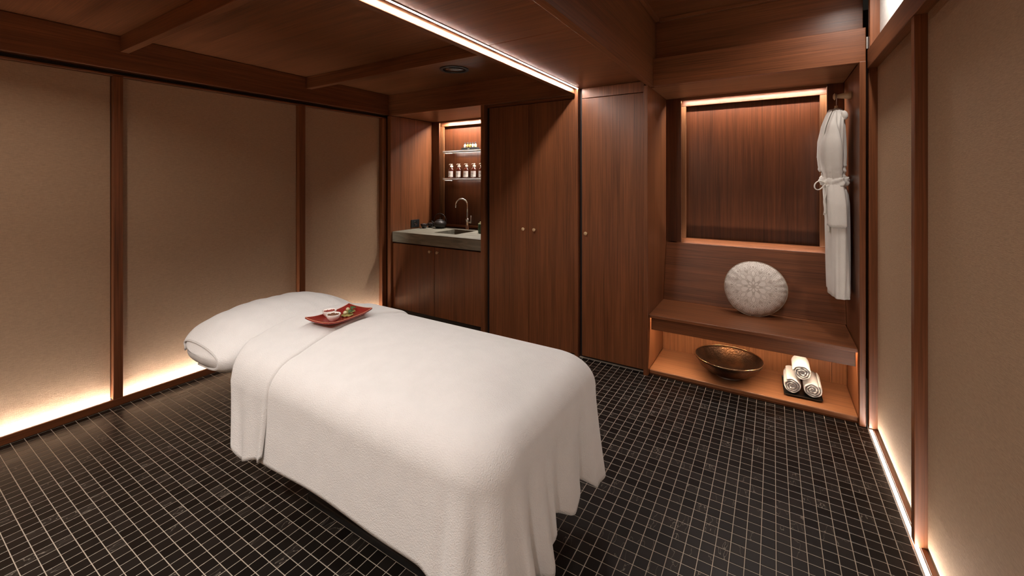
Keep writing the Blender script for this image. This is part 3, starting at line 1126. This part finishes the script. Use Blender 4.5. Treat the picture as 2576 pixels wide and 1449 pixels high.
zt = 0.0422 + 0.0072
for nm, lbl, cx, cz, st in (('a', 'rolled white towel lying at the left on the black tray', 0.108, zt + 0.0555, 2.2),
                            ('b', 'rolled white towel lying at the right on the black tray', 0.222, zt + 0.0555, 0.8),
                            ('c', 'rolled white towel resting on top of the other two', 0.165, zt + 0.0555 + 0.0985, 3.0)):
    y0, y1 = (3.425, 3.665) if nm != 'c' else (3.430, 3.645)
    roll('rolled_towel', lbl, cx, cz, y0, y1, 0.049, st, TOWEL, 'rolled towels under the bench', (cx, 3.55, cz - 0.055))

# ------------------------------------------------------------------ peg, hanger and bathrobe
q = (BX1, 3.62, 2.072)
pg = thing('coat_peg', 'turned pale wooden coat peg on the right alcove cheek', 'peg', q)
bm = bmesh.new()
lathe(bm, [(0.0, -0.0005), (0.024, -0.0005), (0.025, -0.004), (0.016, -0.058), (0.0125, -0.076), (0.0125, -0.080), (0.0, -0.081)], q, 28, 'x')
smooth_angle(link('shaft', bm, PALE, parent=pg), 45)
bm = bmesh.new()
lathe(bm, [(0.0, -0.0812), (0.013, -0.0812), (0.024, -0.087), (0.024, -0.090), (0.014, -0.097), (0.0, -0.099)], q, 28, 'x')
smooth_angle(link('disc', bm, PALE, parent=pg), 45)

HX, HY = 0.3672, 3.62
hg = thing('hanger', 'wooden hanger with wire hook holding the white robe', 'hanger', (HX, HY, 1.99))
bm = bmesh.new()
pts = [(HX, HY + 0.020 * math.cos(a), 2.069 + 0.0195 * math.sin(a)) for a in np.linspace(-0.5, PI, 16)]
pts += [(HX, HY - 0.019, 2.055), (HX, HY - 0.004, 2.03), (HX, HY, 1.99)]
tube(bm, pts, 0.0022, 8)
link('hook', bm, METAL, parent=hg, smooth=True)
bm = bmesh.new()
tube(bm, [(HX, HY, 2.008), (HX, HY, 1.985), (HX, HY, 1.97)], [0.010, 0.012, 0.012], 12)
link('neck', bm, PALE, parent=hg, smooth=True)
bm = bmesh.new()
tube(bm, [(HX, HY - 0.11, 1.885), (HX, HY - 0.06, 1.925), (HX, HY, 1.958), (HX, HY + 0.06, 1.925), (HX, HY + 0.11, 1.885)], 0.008, 10)
link('arms', bm, PALE, parent=hg, smooth=True)

# cross-sections of the robe: z, centre x, centre y, half width x, half width y
RS = np.array([(1.988, 0.372, 3.62, 0.018, 0.030), (1.970, 0.371, 3.62, 0.032, 0.070), (1.93, 0.364, 3.62, 0.044, 0.135), (1.86, 0.352, 3.62, 0.056, 0.175),
               (1.76, 0.345, 3.62, 0.068, 0.175), (1.66, 0.346, 3.62, 0.070, 0.165), (1.58, 0.349, 3.62, 0.064, 0.155), (1.52, 0.352, 3.62, 0.058, 0.145),
               (1.47, 0.354, 3.62, 0.056, 0.145), (1.42, 0.360, 3.62, 0.062, 0.165), (1.34, 0.365, 3.61, 0.062, 0.180), (1.20, 0.368, 3.61, 0.060, 0.190),
               (1.02, 0.372, 3.61, 0.059, 0.195), (0.86, 0.374, 3.60, 0.060, 0.200), (0.765, 0.375, 3.60, 0.060, 0.200)])


def robe_pt(th, z, off=0.0):
    zz = RS[::-1, 0]
    cx, cy, ax, ay = (np.interp(z, zz, RS[::-1, k]) for k in (1, 2, 3, 4))
    c, s = math.cos(th), math.sin(th)
    n = 2 / 2.5
    ex = math.copysign(abs(c) ** n, c)
    ey = math.copysign(abs(s) ** n, s)
    fold = 0.0045 * math.sin(th * 7 + z * 3) * min(1, max(0, (1.95 - z) * 3)) + 0.003 * math.sin(th * 13 - z * 6)
    if 1.46 < z < 1.60:
        fold += 0.003 * math.sin(z * 160 + 3 * math.sin(th * 2))
    ax += fold + off
    ay += fold + off
    return (cx + ax * ex, cy + ay * ey, z)


rb = thing('bathrobe', 'white bathrobe with tied belt hanging in the bench alcove', 'bathrobe', (0.37, 3.61, 0.765))
Z = np.concatenate([np.linspace(1.988, 1.62, 26), np.linspace(1.605, 1.43, 24), np.linspace(1.415, 0.765, 34)])
P = np.array([[robe_pt(2 * PI * i / 90, z) for z in Z] for i in range(90)])
for i in range(90):                                     # hem falls towards the room
    P[i, -3:, 2] -= 0.03 * np.array([0.2, 0.5, 1.0]) * (1 - (P[i, -3:, 1] - 3.4) / 0.4)
bm = bmesh.new()
V = grid(bm, P, wrap_u=True)
bm.faces.new([V[i][0] for i in range(90)])
bmesh.ops.recalc_face_normals(bm, faces=bm.faces[:])
link('body', bm, ROBE, parent=rb, smooth=True, solid=-0.006)


def robe_patch(name, a_fn, zs, off, na=14, mat=ROBE, parent=rb, thick=0.008):
    P = np.zeros((na, len(zs), 3))
    for j, z in enumerate(zs):
        a0, a1 = a_fn(z)
        for i in range(na):
            t = i / (na - 1)
            o = off(z) if callable(off) else off
            P[i, j] = robe_pt(a0 + (a1 - a0) * t, z, o * (0.25 + 0.75 * math.sin(PI * t) ** 0.5))
    bm = bmesh.new()
    grid(bm, P)
    bmesh.ops.recalc_face_normals(bm, faces=bm.faces[:])
    return link(name, bm, mat, parent=parent, smooth=True, solid=thick)


# sleeve hanging down the near side, under the belt, with turned-back cuff
def sl(z):
    k = min(1, max(0, (1.95 - z) / 0.25))
    return (-PI * (0.50 + 0.26 * k) - 0.25, -PI * (0.50 - 0.20 * k) - 0.25)


slv = robe_patch('sleeve', sl, np.linspace(1.955, 1.20, 50), lambda z: 0.012 + 0.012 * math.exp(-((z - 1.72) / 0.12) ** 2) - 0.006 * math.exp(-((z - 1.5) / 0.04) ** 2))
robe_patch('cuff', lambda z: (sl(1.3)[0] + 0.02, sl(1.3)[1] - 0.02), np.linspace(1.385, 1.195, 14), 0.020, parent=slv)
# shawl collar on the side that faces the room
robe_patch('collar', lambda z: (-PI * 0.98 - 0.0, -PI * 0.80), np.linspace(1.975, 1.56, 30), 0.012)
bm = bmesh.new()
pts = [(0.385, 3.50, 1.955), (0.397, 3.495, 1.94), (0.402, 3.50, 1.915), (0.396, 3.505, 1.895)]
tube(bm, pts, [0.012, 0.019, 0.019, 0.012], 12)
link('collar_roll', bm, ROBE, parent=rb, smooth=True, subsurf=1)
# belt with bow and tails
P = np.zeros((91, 7, 3))
for i in range(91):
    th = 2 * PI * i / 90
    for j in range(7):
        t = j / 6
        P[i, j] = robe_pt(th, 1.525 - 0.058 * t + 0.010 * math.sin(th), 0.014 + 0.006 * math.sin(PI * t) + 0.0030 * math.sin(th * 9 + j * 1.3))
bm = bmesh.new()
grid(bm, P)
belt = link('belt', bm, ROBE, parent=rb, smooth=True, solid=0.006)
kx, ky, kz = 0.300, 3.50, 1.480
bm = bmesh.new()
loop = [(0, 0, 0), (-0.018, -0.004, 0.016), (-0.042, -0.008, 0.020), (-0.064, -0.010, 0.000), (-0.070, -0.012, -0.030), (-0.052, -0.010, -0.052), (-0.028, -0.008, -0.045), (-0.010, -0.004, -0.020), (0, 0, -0.004)]
P = np.array([[(kx + a, ky + b + d, kz + c) for d in (-0.02, -0.007, 0.007, 0.02)] for a, b, c in loop])
grid(bm, P)
link('bow', bm, ROBE, parent=belt, smooth=True, solid=0.007, subsurf=2)
bm = bmesh.new()
sphere(bm, (kx + 0.004, ky, kz - 0.008), 0.021, 16, 10, (0.8, 1.1, 1.2))
link('knot', bm, ROBE, parent=belt, smooth=True)
for dx, L, w in ((-0.012, 0.20, 0.018), (0.004, 0.31, 0.016)):
    bm = bmesh.new()
    P = np.array([[(kx + dx * (0.3 + t * 1.1) + 0.004 * math.sin(t * 9), ky - 0.012 + d, kz - 0.012 - L * t) for d in np.linspace(-w, w, 5)] for t in np.linspace(0, 1, 14)])
    grid(bm, P)
    link('tail', bm, ROBE, parent=belt, smooth=True, solid=0.008)
# small embroidered mark on the chest
bm = bmesh.new()
for r0, r1, a0, a1 in ((0.010, 0.0125, 0.2, 5.8), (0.004, 0.0065, 0, 2 * PI)):
    A = np.linspace(a0, a1, 18)
    P = np.zeros((18, 2, 3))
    for i, a in enumerate(A):
        for j, rr in enumerate((r0, r1)):
            u, v = rr * math.cos(a), rr * math.sin(a) * 0.8
            P[i, j] = robe_pt(-PI * 0.84 + u * 9, 1.655 + v, 0.040)
    grid(bm, P)
link('embroidery', bm, GREYTHREAD, parent=rb)

# ------------------------------------------------------------------ massage table with bedding
CY, HW = 1.385, 0.445                                   # bed middle and half width
XH, XH2, XF = -2.12, -1.97, -0.640                                  # head end of the blanket, outer plane of the foot
ZC, ZE, RSH = 0.788, 0.738, 0.13                        # crown, edge before the shoulder, shoulder radius
mt = thing('massage_table', 'massage table frame and padded top hidden under the white bedding', 'massage table', (-1.5, CY, 0))
link('padded_top', bbox(-2.10, XF - 0.14, CY - HW + 0.06, CY + HW - 0.06, 0.588, 0.728, bev=0.05), TERRY, parent=mt)
link('head_section', bbox(-2.50, -2.08, CY - 0.30, CY + 0.30, 0.560, 0.5875, bev=0.008), BEDVINYL, parent=mt)
link('frame', bbox(-2.10, XF - 0.18, CY - 0.28, CY + 0.28, 0.535, 0.5595), BLACK, parent=mt)
link('column', bbox(-1.62, -1.18, CY - 0.13, CY + 0.13, 0.0405, 0.5345, bev=0.01), BLACK, parent=mt)
link('base_plate', bbox(-1.85, -0.95, CY - 0.22, CY + 0.22, 0.0, 0.040, bev=0.008), BLACK, parent=mt)
bm = bmesh.new()
box(bm, -2.275, -2.235, 1.045, 1.060, 0.50, 0.584)
for v in bm.verts:
    if v.co.z < 0.52:
        v.co.x = -2.240 + (v.co.x + 2.255) * 0.45
br = link('head_bracket', bm, METAL, parent=mt)
bm = bmesh.new()
lathe(bm, [(0, 0), (0.008, 0), (0.008, -0.006), (0, -0.007)], (-2.243, 1.045, 0.515), 14, 'y')
link('bolt', bm, CHROME, parent=br)
bm = bmesh.new()
tube(bm, [(-2.25, 1.053, 0.575), (-2.11, 1.12, 0.565)], 0.008, 8)
link('rod', bm, CHROME, parent=br)


def prof_top(e):
    """height of the bed surface at distance e inside the outer plane, middle at e = HW"""
    if e >= RSH:
        k = (HW - e) / (HW - RSH)
        return ZE + (ZC - ZE) * (1 - k * k)
    k = 1 - e / RSH
    return ZE - 0.115 * (1 - math.sqrt(max(0, 1 - k ** 2.2))) - 0.012 * k


Z2 = prof_top(0.0)                                      # level where the cloth hangs free


# path round the outer edge: near side, foot, far side
RC = 0.15
path = []
for x in np.arange(XH2, XF - RC, 0.0125):
    path.append((x, CY - HW, 0, -1, x))
nc = 22
for k in range(nc):
    a = -PI / 2 + (PI / 2) * k / nc
    path.append((XF - RC + RC * math.cos(a), CY - HW + RC + RC * math.sin(a), math.cos(a), math.sin(a), 9))
for y in np.arange(CY - HW + RC, CY + HW - RC, 0.0125):
    path.append((XF, y, 1, 0, 9))
for k in range(nc):
    a = (PI / 2) * k / nc
    path.append((XF - RC + RC * math.cos(a), CY + HW - RC + RC * math.sin(a), math.cos(a), math.sin(a), 9))
for x in np.arange(XH2, XF - RC, 0.0125)[::-1]:
    path.append((x, CY + HW, 0, 1, x))
path = np.array(path)
seg = np.hypot(np.diff(path[:, 0]), np.diff(path[:, 1]))
U = np.concatenate([[0], np.cumsum(seg)])
Un = U[np.argmin(np.abs(path[:, 0] - (XF - RC)) + 9 * (path[:, 1] > CY - HW + 0.001))] + RC * PI / 4   # near corner middle
Uf = Un + (2 * (HW - RC)) + RC * PI / 2                                                               # far corner middle
XS = XF - 0.42


def bell(u, c, wd):
    return math.exp(-((u - c) / wd) ** 2)


def blanket_row(i):
    x, y, nx, ny, xs = path[i]
    u = U[i]
    if nx == 0:
        sx = XH2 + (x - XH2) * (XS - XH2) / (XF - RC - XH2)
    else:
        sx = XS
    sp = np.array((sx, CY))
    e = np.array((x, y))
    rows = []
    for t in np.concatenate([np.linspace(0, 1 - RSH / HW, 14), 1 - RSH / HW * (1 - np.sin(np.linspace(0.12, 1, 12) * PI / 2))]):
        p = sp + (e - sp) * t
        z = prof_top((1 - t) * HW)
        rows.append((p[0], p[1], z))
    cn = bell(u, Un, 0.115 if u < Un else 0.19)
    cf = bell(u, Uf, 0.17)
    foot = min(1.0, max(0.0, (u - Un + 0.05) / 0.1)) * min(1.0, max(0.0, (Uf + 0.05 - u) / 0.1))
    drop = Z2 - 0.345
    if ny < 0 and nx == 0:
        drop += 0.006 * math.sin(u * 9)
    drop += 0.035 * foot * (1 - cn) * (1 - cf)
    drop += 0.165 * cn + 0.125 * cf
    win = min(1, max(0, (u - Un + 0.22) / 0.16)) * min(1, max(0, (Un + 0.34 - u) / 0.14))
    ph = (u - Un) * 2 * PI / 0.105 + 0.9
    wave = 0.021 * win * (math.sin(ph) + 0.35 * math.sin(2 * ph + 1.2)) + 0.016 * cf * math.sin((u - Uf) * 2 * PI / 0.12)
    ph2 = (u - Un) * 2 * PI / 0.21 + 0.3
    wave += 0.020 * foot * (math.sin(ph2) + 0.3 * math.sin(2 * ph2 + 1)) + 0.003 * math.sin(u * 7.0)
    flare = 0.016 + 0.070 * cn + 0.018 * cf
    for s in np.linspace(0, 1, 22)[1:]:
        o = flare * s ** 1.3 + wave * s ** 0.9
        # cloth turns under a little at the near side
        rows.append((x + nx * o, y + ny * o, Z2 - drop * s * (1 - 0.02 * s) - 0.022 * foot * math.sin(ph2 + 0.4) * s))
    return rows


P = np.array([blanket_row(i) for i in range(len(path))])
bl = thing('blanket', 'large white terry blanket draped over the massage table', 'blanket', (-1.4, CY, 0.2))
bm = bmesh.new()
grid(bm, P)
bmesh.ops.remove_doubles(bm, verts=bm.verts[:], dist=2e-4)
bmesh.ops.recalc_face_normals(bm, faces=bm.faces[:])
if sum(f.normal.z for f in bm.faces) < 0:
    bmesh.ops.reverse_faces(bm, faces=bm.faces[:])
link('cloth', bm, TERRY, parent=bl, smooth=True, solid=-0.010)

# turned-back band at the head end
S = []
for s in np.linspace(-1, 0, 20)[:-1]:
    S.append(('n', -s))
for t in np.linspace(-1, 1, 70):
    S.append(('t', t))
for s in np.linspace(0, 1, 20)[1:]:
    S.append(('f', s))
XB = np.concatenate([np.linspace(0, 0.1, 8), np.linspace(0.14, 0.95, 16), 0.955 + 0.045 * np.sin(np.linspace(0.1, 1, 7) * PI / 2)])


def band_pt(kind, v, k):
    lift = 0.0125 * math.sqrt(max(0, 1 - (max(0, k - 0.955) / 0.045) ** 2)) - 0.006
    lift -= 0.016 * (max(0, 0.10 - k) / 0.10) ** 2
    if kind == 't':
        y = CY + v * HW
        e = (1 - abs(v)) * HW
        z = prof_top(e)
        ny_, nz = 0.0, 1.0
        if e < RSH:
            f = 1 - e / RSH
            ny_, nz = math.copysign(math.sin(f * PI / 2), v), math.cos(f * PI / 2)
        y += lift * ny_
        z += lift * nz
        xr = -1.765 - 0.075 * (v + 1) / 2 - 0.012 * math.sin(v * 3)
        xl = XH - 0.008
        if abs(v) > 0.75:
            xl += 0.07 * ((abs(v) - 0.75) / 0.25)
        return (xl + (xr - xl) * k, y, z)
    sg = -1 if kind == 'n' else 1
    drop = (Z2 - 0.335) + 0.02 * math.sin(k * 5.5) - 0.05 * max(0, 0.32 - k) / 0.32
    drop -= 0.03 * max(0, (k - 0.93) / 0.07) ** 2
    o = 0.020 * v ** 1.3 + lift + 0.010 * v * math.sin(k * 2 * PI * 2.1) + 0.004 * v
    xr = -1.765 if sg < 0 else -1.840
    xl = XH + 0.062 + 0.07 * v
    return (xl + (xr - xl) * k + 0.006 * v * math.sin(k * 9), CY + sg * (HW + o), Z2 - drop * v)


P = np.array([[band_pt(kind, v, k) for kind, v in S] for k in XB])
bm = bmesh.new()
grid(bm, P)
bmesh.ops.recalc_face_normals(bm, faces=bm.faces[:])
if sum(f.normal.z for f in bm.faces) < 0:
    bmesh.ops.reverse_faces(bm, faces=bm.faces[:])
link('turned_back_fold', bm, TERRY, parent=bl, smooth=True, solid=0.007)

# head cushion and its towelling cover
PCX, PAX, PAY, PZC = -2.335, 0.232, 0.428, 0.668
PCY = 1.338


def cushion_pt(b, phi, off=0.0):
    """soft bolster arched along y; b runs from the near end (-1) to the far end (1), phi round the section"""
    f = (1 - abs(b) ** 9) ** 0.45
    top = 0.150 * (1 - 0.80 * abs(b) ** 2.6) * f + off
    bot = 0.078 * f + off
    ax = PAX * f + off
    c, sn = math.cos(phi), math.sin(phi)
    n = 0.80
    x = math.copysign(abs(c) ** n, c)
    z = math.copysign(abs(sn) ** (n if sn > 0 else 0.6), sn)
    lean = -0.045 * (z if z > 0 else 0)
    wr = 0.0025 * math.sin(b * 31 + phi * 3) * (1 if off == 0 else 0.6)
    zz = PZC + (top + wr if z > 0 else bot) * z
    return (PCX + (ax + wr) * x + lean, PCY + b * (PAY + off), max(zz, 0.589 if off == 0 else 0.5885)), f


hc = thing('head_cushion', 'white padded head cushion peeping out beneath the towelling cover', 'cushion', (PCX, CY, 0.589))
BB = np.sin(np.linspace(-1, 1, 90) * PI / 2)
BB[0], BB[-1] = -0.99999, 0.99999
P = np.array([[cushion_pt(b, 2 * PI * i / 80)[0] for b in BB] for i in range(80)])
bm = bmesh.new()
grid(bm, P, wrap_u=True)
bmesh.ops.remove_doubles(bm, verts=bm.verts[:], dist=3e-4)
bmesh.ops.recalc_face_normals(bm, faces=bm.faces[:])
link('pad', bm, TOWEL, parent=hc, smooth=True)

cv = thing('head_cover', 'white towelling cover draped over the head cushion', 'pillow cover', (PCX, CY, 0.66))
nt = 70
BC = np.concatenate([[-0.935], BB[BB > -0.93]])
P = np.zeros((nt, len(BC), 3))
for j, b in enumerate(BC):
    st, en = -1.25, PI + 0.10
    f = (1 - abs(b) ** 9) ** 0.45
    if b < -0.55:
        k = min(1, (-b - 0.55) / 0.20)
        st += (-PI / 2 - st) * k
        g = math.acos(min(1, 0.55 / max(f, 0.55)))
        e2, s2 = 5 * PI / 4 - g, 5 * PI / 4 + g - 2 * PI
        kk = min(1, max(0, (0.999 - f) / 0.06))
        st = st + (s2 - st) * kk
        en = en + (e2 - en) * k
    for i in range(nt):
        t = i / (nt - 1)
        ph = st + (en - st) * t
        p_, f_ = cushion_pt(b, ph, 0.007 + 0.0015 * math.sin(b * 12 + ph * 2) - 0.003 * min(1, max(0, (-b - 0.7) / 0.2)))
        p_ = list(p_)
        if b < -0.55 and t > 0.93:                      # loose corner of the cover
            w_ = (t - 0.93) / 0.07 * min(1, (-b - 0.55) / 0.3) * min(1, max(0, (f - 0.75) / 0.2))
            p_[0] -= 0.018 * w_
            p_[2] -= 0.020 * w_
        P[i, j] = p_
bm = bmesh.new()
grid(bm, P)
bmesh.ops.remove_doubles(bm, verts=bm.verts[:], dist=2e-4)
bmesh.ops.recalc_face_normals(bm, faces=bm.faces[:])
if sum(f.normal.z for f in bm.faces) < 0:
    bmesh.ops.reverse_faces(bm, faces=bm.faces[:])
link('cover_cloth', bm, TERRY, parent=cv, smooth=True, solid=0.005)
bm = bmesh.new()
tube(bm, [P[0, j] for j in range(20, 0, -1)] + [P[i, 0] for i in range(nt)] + [P[-1, j] for j in range(1, len(BC) - 3)], 0.0045, 8)
link('hem', bm, TERRY, parent=cv, smooth=True)

# ------------------------------------------------------------------ red plate with snacks
TX, TY = -1.862, 1.352
TZ = prof_top(HW - abs(TY - CY)) + 0.0125 + 0.008
TR = math.radians(4)


def loc2(u, v, z=0.0):
    c, s = math.cos(TR), math.sin(TR)
    return (TX + u * c - v * s, TY + u * s + v * c, TZ + z)


pl = thing('serving_plate', 'rectangular red lacquer plate on the turned-back blanket', 'plate', (TX, TY, TZ))
hw, hl = 0.084, 0.132
nx_, ny2 = 13, 21
P = np.zeros((nx_, ny2, 3))
for i in range(nx_):
    for j in range(ny2):
        u, v = (-1 + 2 * i / (nx_ - 1)), (-1 + 2 * j / (ny2 - 1))
        z = 0.003 + 0.007 * abs(u) ** 2.4 + 0.013 * abs(v) ** 3.0
        P[i, j] = loc2(u * hw * (1 + 0.02 * abs(v)), v * hl, z)
bm = bmesh.new()
grid(bm, P)
bmesh.ops.recalc_face_normals(bm, faces=bm.faces[:])
if sum(f.normal.z for f in bm.faces) < 0:
    bmesh.ops.reverse_faces(bm, faces=bm.faces[:])
link('plate_body', bm, REDLAC, parent=pl, smooth=True, solid=-0.0065)
ring = [P[i, 0] for i in range(nx_)] + [P[-1, j] for j in range(1, ny2)] + [P[i, -1] for i in range(nx_ - 2, -1, -1)] + [P[0, j] for j in range(ny2 - 2, -1, -1)]
bm = bmesh.new()
tube(bm, [(a, b, c + 0.0006) for a, b, c in ring], 0.0016, 6)
link('rim', bm, REDRIM, parent=pl, smooth=True)

for u, v, lbl, cm, what in ((0.028, -0.062, 'small white bowl of brown nuts on the red plate', NUTS, 'nuts'),
                            (-0.040, -0.030, 'small white bowl of red berries on the red plate', CHILI, 'berries')):
    q = loc2(u, v, 0.0056)
    c = thing('snack_bowl', lbl, 'bowl', q, 'snack bowls on the red plate')
    bm = bmesh.new()
    lathe(bm, [(0, 0), (0.018, 0), (0.020, 0.003), (0.029, 0.014), (0.0345, 0.031), (0.0335, 0.0325), (0.031, 0.031), (0.025, 0.015), (0, 0.009)], q, 32)
    link('bowl_body', bm, WHITECER, parent=c, smooth=True)
    bm = bmesh.new()
    for k in range(70):
        a, r = rng.rand() * 2 * PI, 0.0265 * math.sqrt(rng.rand())
        sphere(bm, (q[0] + r * math.cos(a), q[1] + r * math.sin(a), q[2] + 0.0225 + 0.006 * rng.rand()), 0.0026 + 0.0018 * rng.rand(), 7, 5, (1, 1.3, 0.8))
    o = link(what, bm, cm, parent=c, smooth=True)
    o['kind'] = 'stuff'

for k, (u, v, lbl) in enumerate(((0.030, 0.020, 'green garnished bite beside the snack bowls on the red plate'),
                                 (-0.008, 0.070, 'green garnished bite at the far end of the red plate'))):
    q = loc2(u, v, 0.0056)
    g = thing('garnished_bite', lbl, 'snack', q, 'garnished bites on the red plate')
    bm = bmesh.new()
    n = 40
    prof = [(0, 0), (0.024, 0), (0.0265, 0.003), (0.0255, 0.006), (0, 0.0075)]
    lathe(bm, prof, q, n)
    for vv in bm.verts:
        d = vv.co - Vector(q)
        a = math.atan2(d.y, d.x)
        vv.co.x = q[0] + d.x * (1 + 0.10 * math.sin(3 * a + k))
        vv.co.y = q[1] + d.y * (1.12 + 0.10 * math.sin(2 * a + 1 + k))
        vv.co.z += 0.002 * math.sin(a * 7)
    link('base', bm, OLIVE, parent=g, smooth=True)
    bm = bmesh.new()
    sphere(bm, (q[0] - 0.006, q[1] - 0.008, q[2] + 0.0155), 0.0098, 20, 14, (1, 1, 0.92))
    link('ball', bm, plain('pale_pearl%d' % k, (0.62, 0.58, 0.36), 0.25, coat=0.3), parent=g, smooth=True)
    for m in range(3):
        a = 0.4 + m * 0.75 + k * 0.3
        L, wd = 0.024, 0.008
        P = np.zeros((9, 5, 3))
        for i in range(9):
            t = i / 8
            for j in range(5):
                s = (j / 4 - 0.5) * 2
                ww = wd * math.sin(PI * (0.08 + 0.92 * t)) ** 0.8
                uu, vv = 0.002 + L * t, s * ww
                P[i, j] = (q[0] + 0.004 + uu * math.cos(a) - vv * math.sin(a), q[1] + 0.004 + uu * math.sin(a) + vv * math.cos(a),
                           q[2] + 0.0095 + 0.010 * math.sin(t * 2.4) + 0.0018 * abs(s) + 0.001 * m)
        bm = bmesh.new()
        grid(bm, P)
        link('leaf', bm, LEAF, parent=g, smooth=True, solid=0.0008)

# ------------------------------------------------------------------ downlight in the coffered ceiling, unlit
q = (-2.345, 2.835, 2.457)
dl = thing('downlight', 'round black recessed downlight, switched off, in the coffered ceiling', 'ceiling light', q)
bm = bmesh.new()
lathe(bm, [(0.125, -0.0004), (0.125, -0.005), (0.112, -0.007), (0.100, -0.006), (0.097, -0.0004)], q, 48)
smooth_angle(link('ring', bm, BLACK, parent=dl), 40)
bm = bmesh.new()
lathe(bm, [(0.0, -0.0008), (0.0965, -0.0008), (0.0965, -0.0012), (0.06, -0.010), (0.0, -0.012)], q, 40)
link('glass', bm, GLAZE, parent=dl, smooth=True)

# small metal catch where the beam meets the right wall
mc = tag(link('catch_plate', bbox(0.4825, 0.4895, 3.318, 3.328, 2.300, 2.372, bev=0.001), ALU), 'small metal catch plate at the right end of the upper beam', 'plate')
centre_mesh(mc)


# lit downlights: one washing the white band high on the right wall, others in the ceiling over the near end of the room
def downlight(x, y, z, power, label, spread, size=0.07):
    q = (x, y, z)
    t = thing('downlight', label, 'ceiling light', q)
    bm = bmesh.new()
    lathe(bm, [(0.050, -0.0004), (0.050, -0.004), (0.040, -0.005), (0.038, -0.0004)], q, 32)
    smooth_angle(link('ring', bm, BLACK, parent=t), 40)
    bm = bmesh.new()
    lathe(bm, [(0.0, -0.001), (0.0375, -0.001), (0.0375, -0.0022), (0.0, -0.0022)], q, 28)
    link('lens', bm, emit('glow_lens', WARM, 20), parent=t)
    ld = bpy.data.lights.new('downlight_lamp', 'AREA')
    ld.shape = 'DISK'
    ld.size = size
    ld.energy = power
    ld.color = WARM
    ld.spread = math.radians(spread)
    lo = bpy.data.objects.new('lamp', ld)
    COL.objects.link(lo)
    lo.parent = t
    lo.location = (0, 0, -0.004)
    return t


downlight(0.42, 2.86, 2.76, SPOT_UPPER, 'small lit downlight high beside the white upper wall on the right', 150, 0.05)
downlight(-0.25, -0.60, 2.76, DOWN_RIGHT, 'lit downlight in the tall ceiling bay behind the camera', 150)
downlight(-2.75, 0.30, 2.457, DOWNLIGHT * 0.42, 'lit downlight in the ceiling coffer left of the camera', 140)
downlight(-1.60, -0.65, 2.457, DOWNLIGHT * 1.5, 'lit downlight in the ceiling coffer behind the camera', 125)
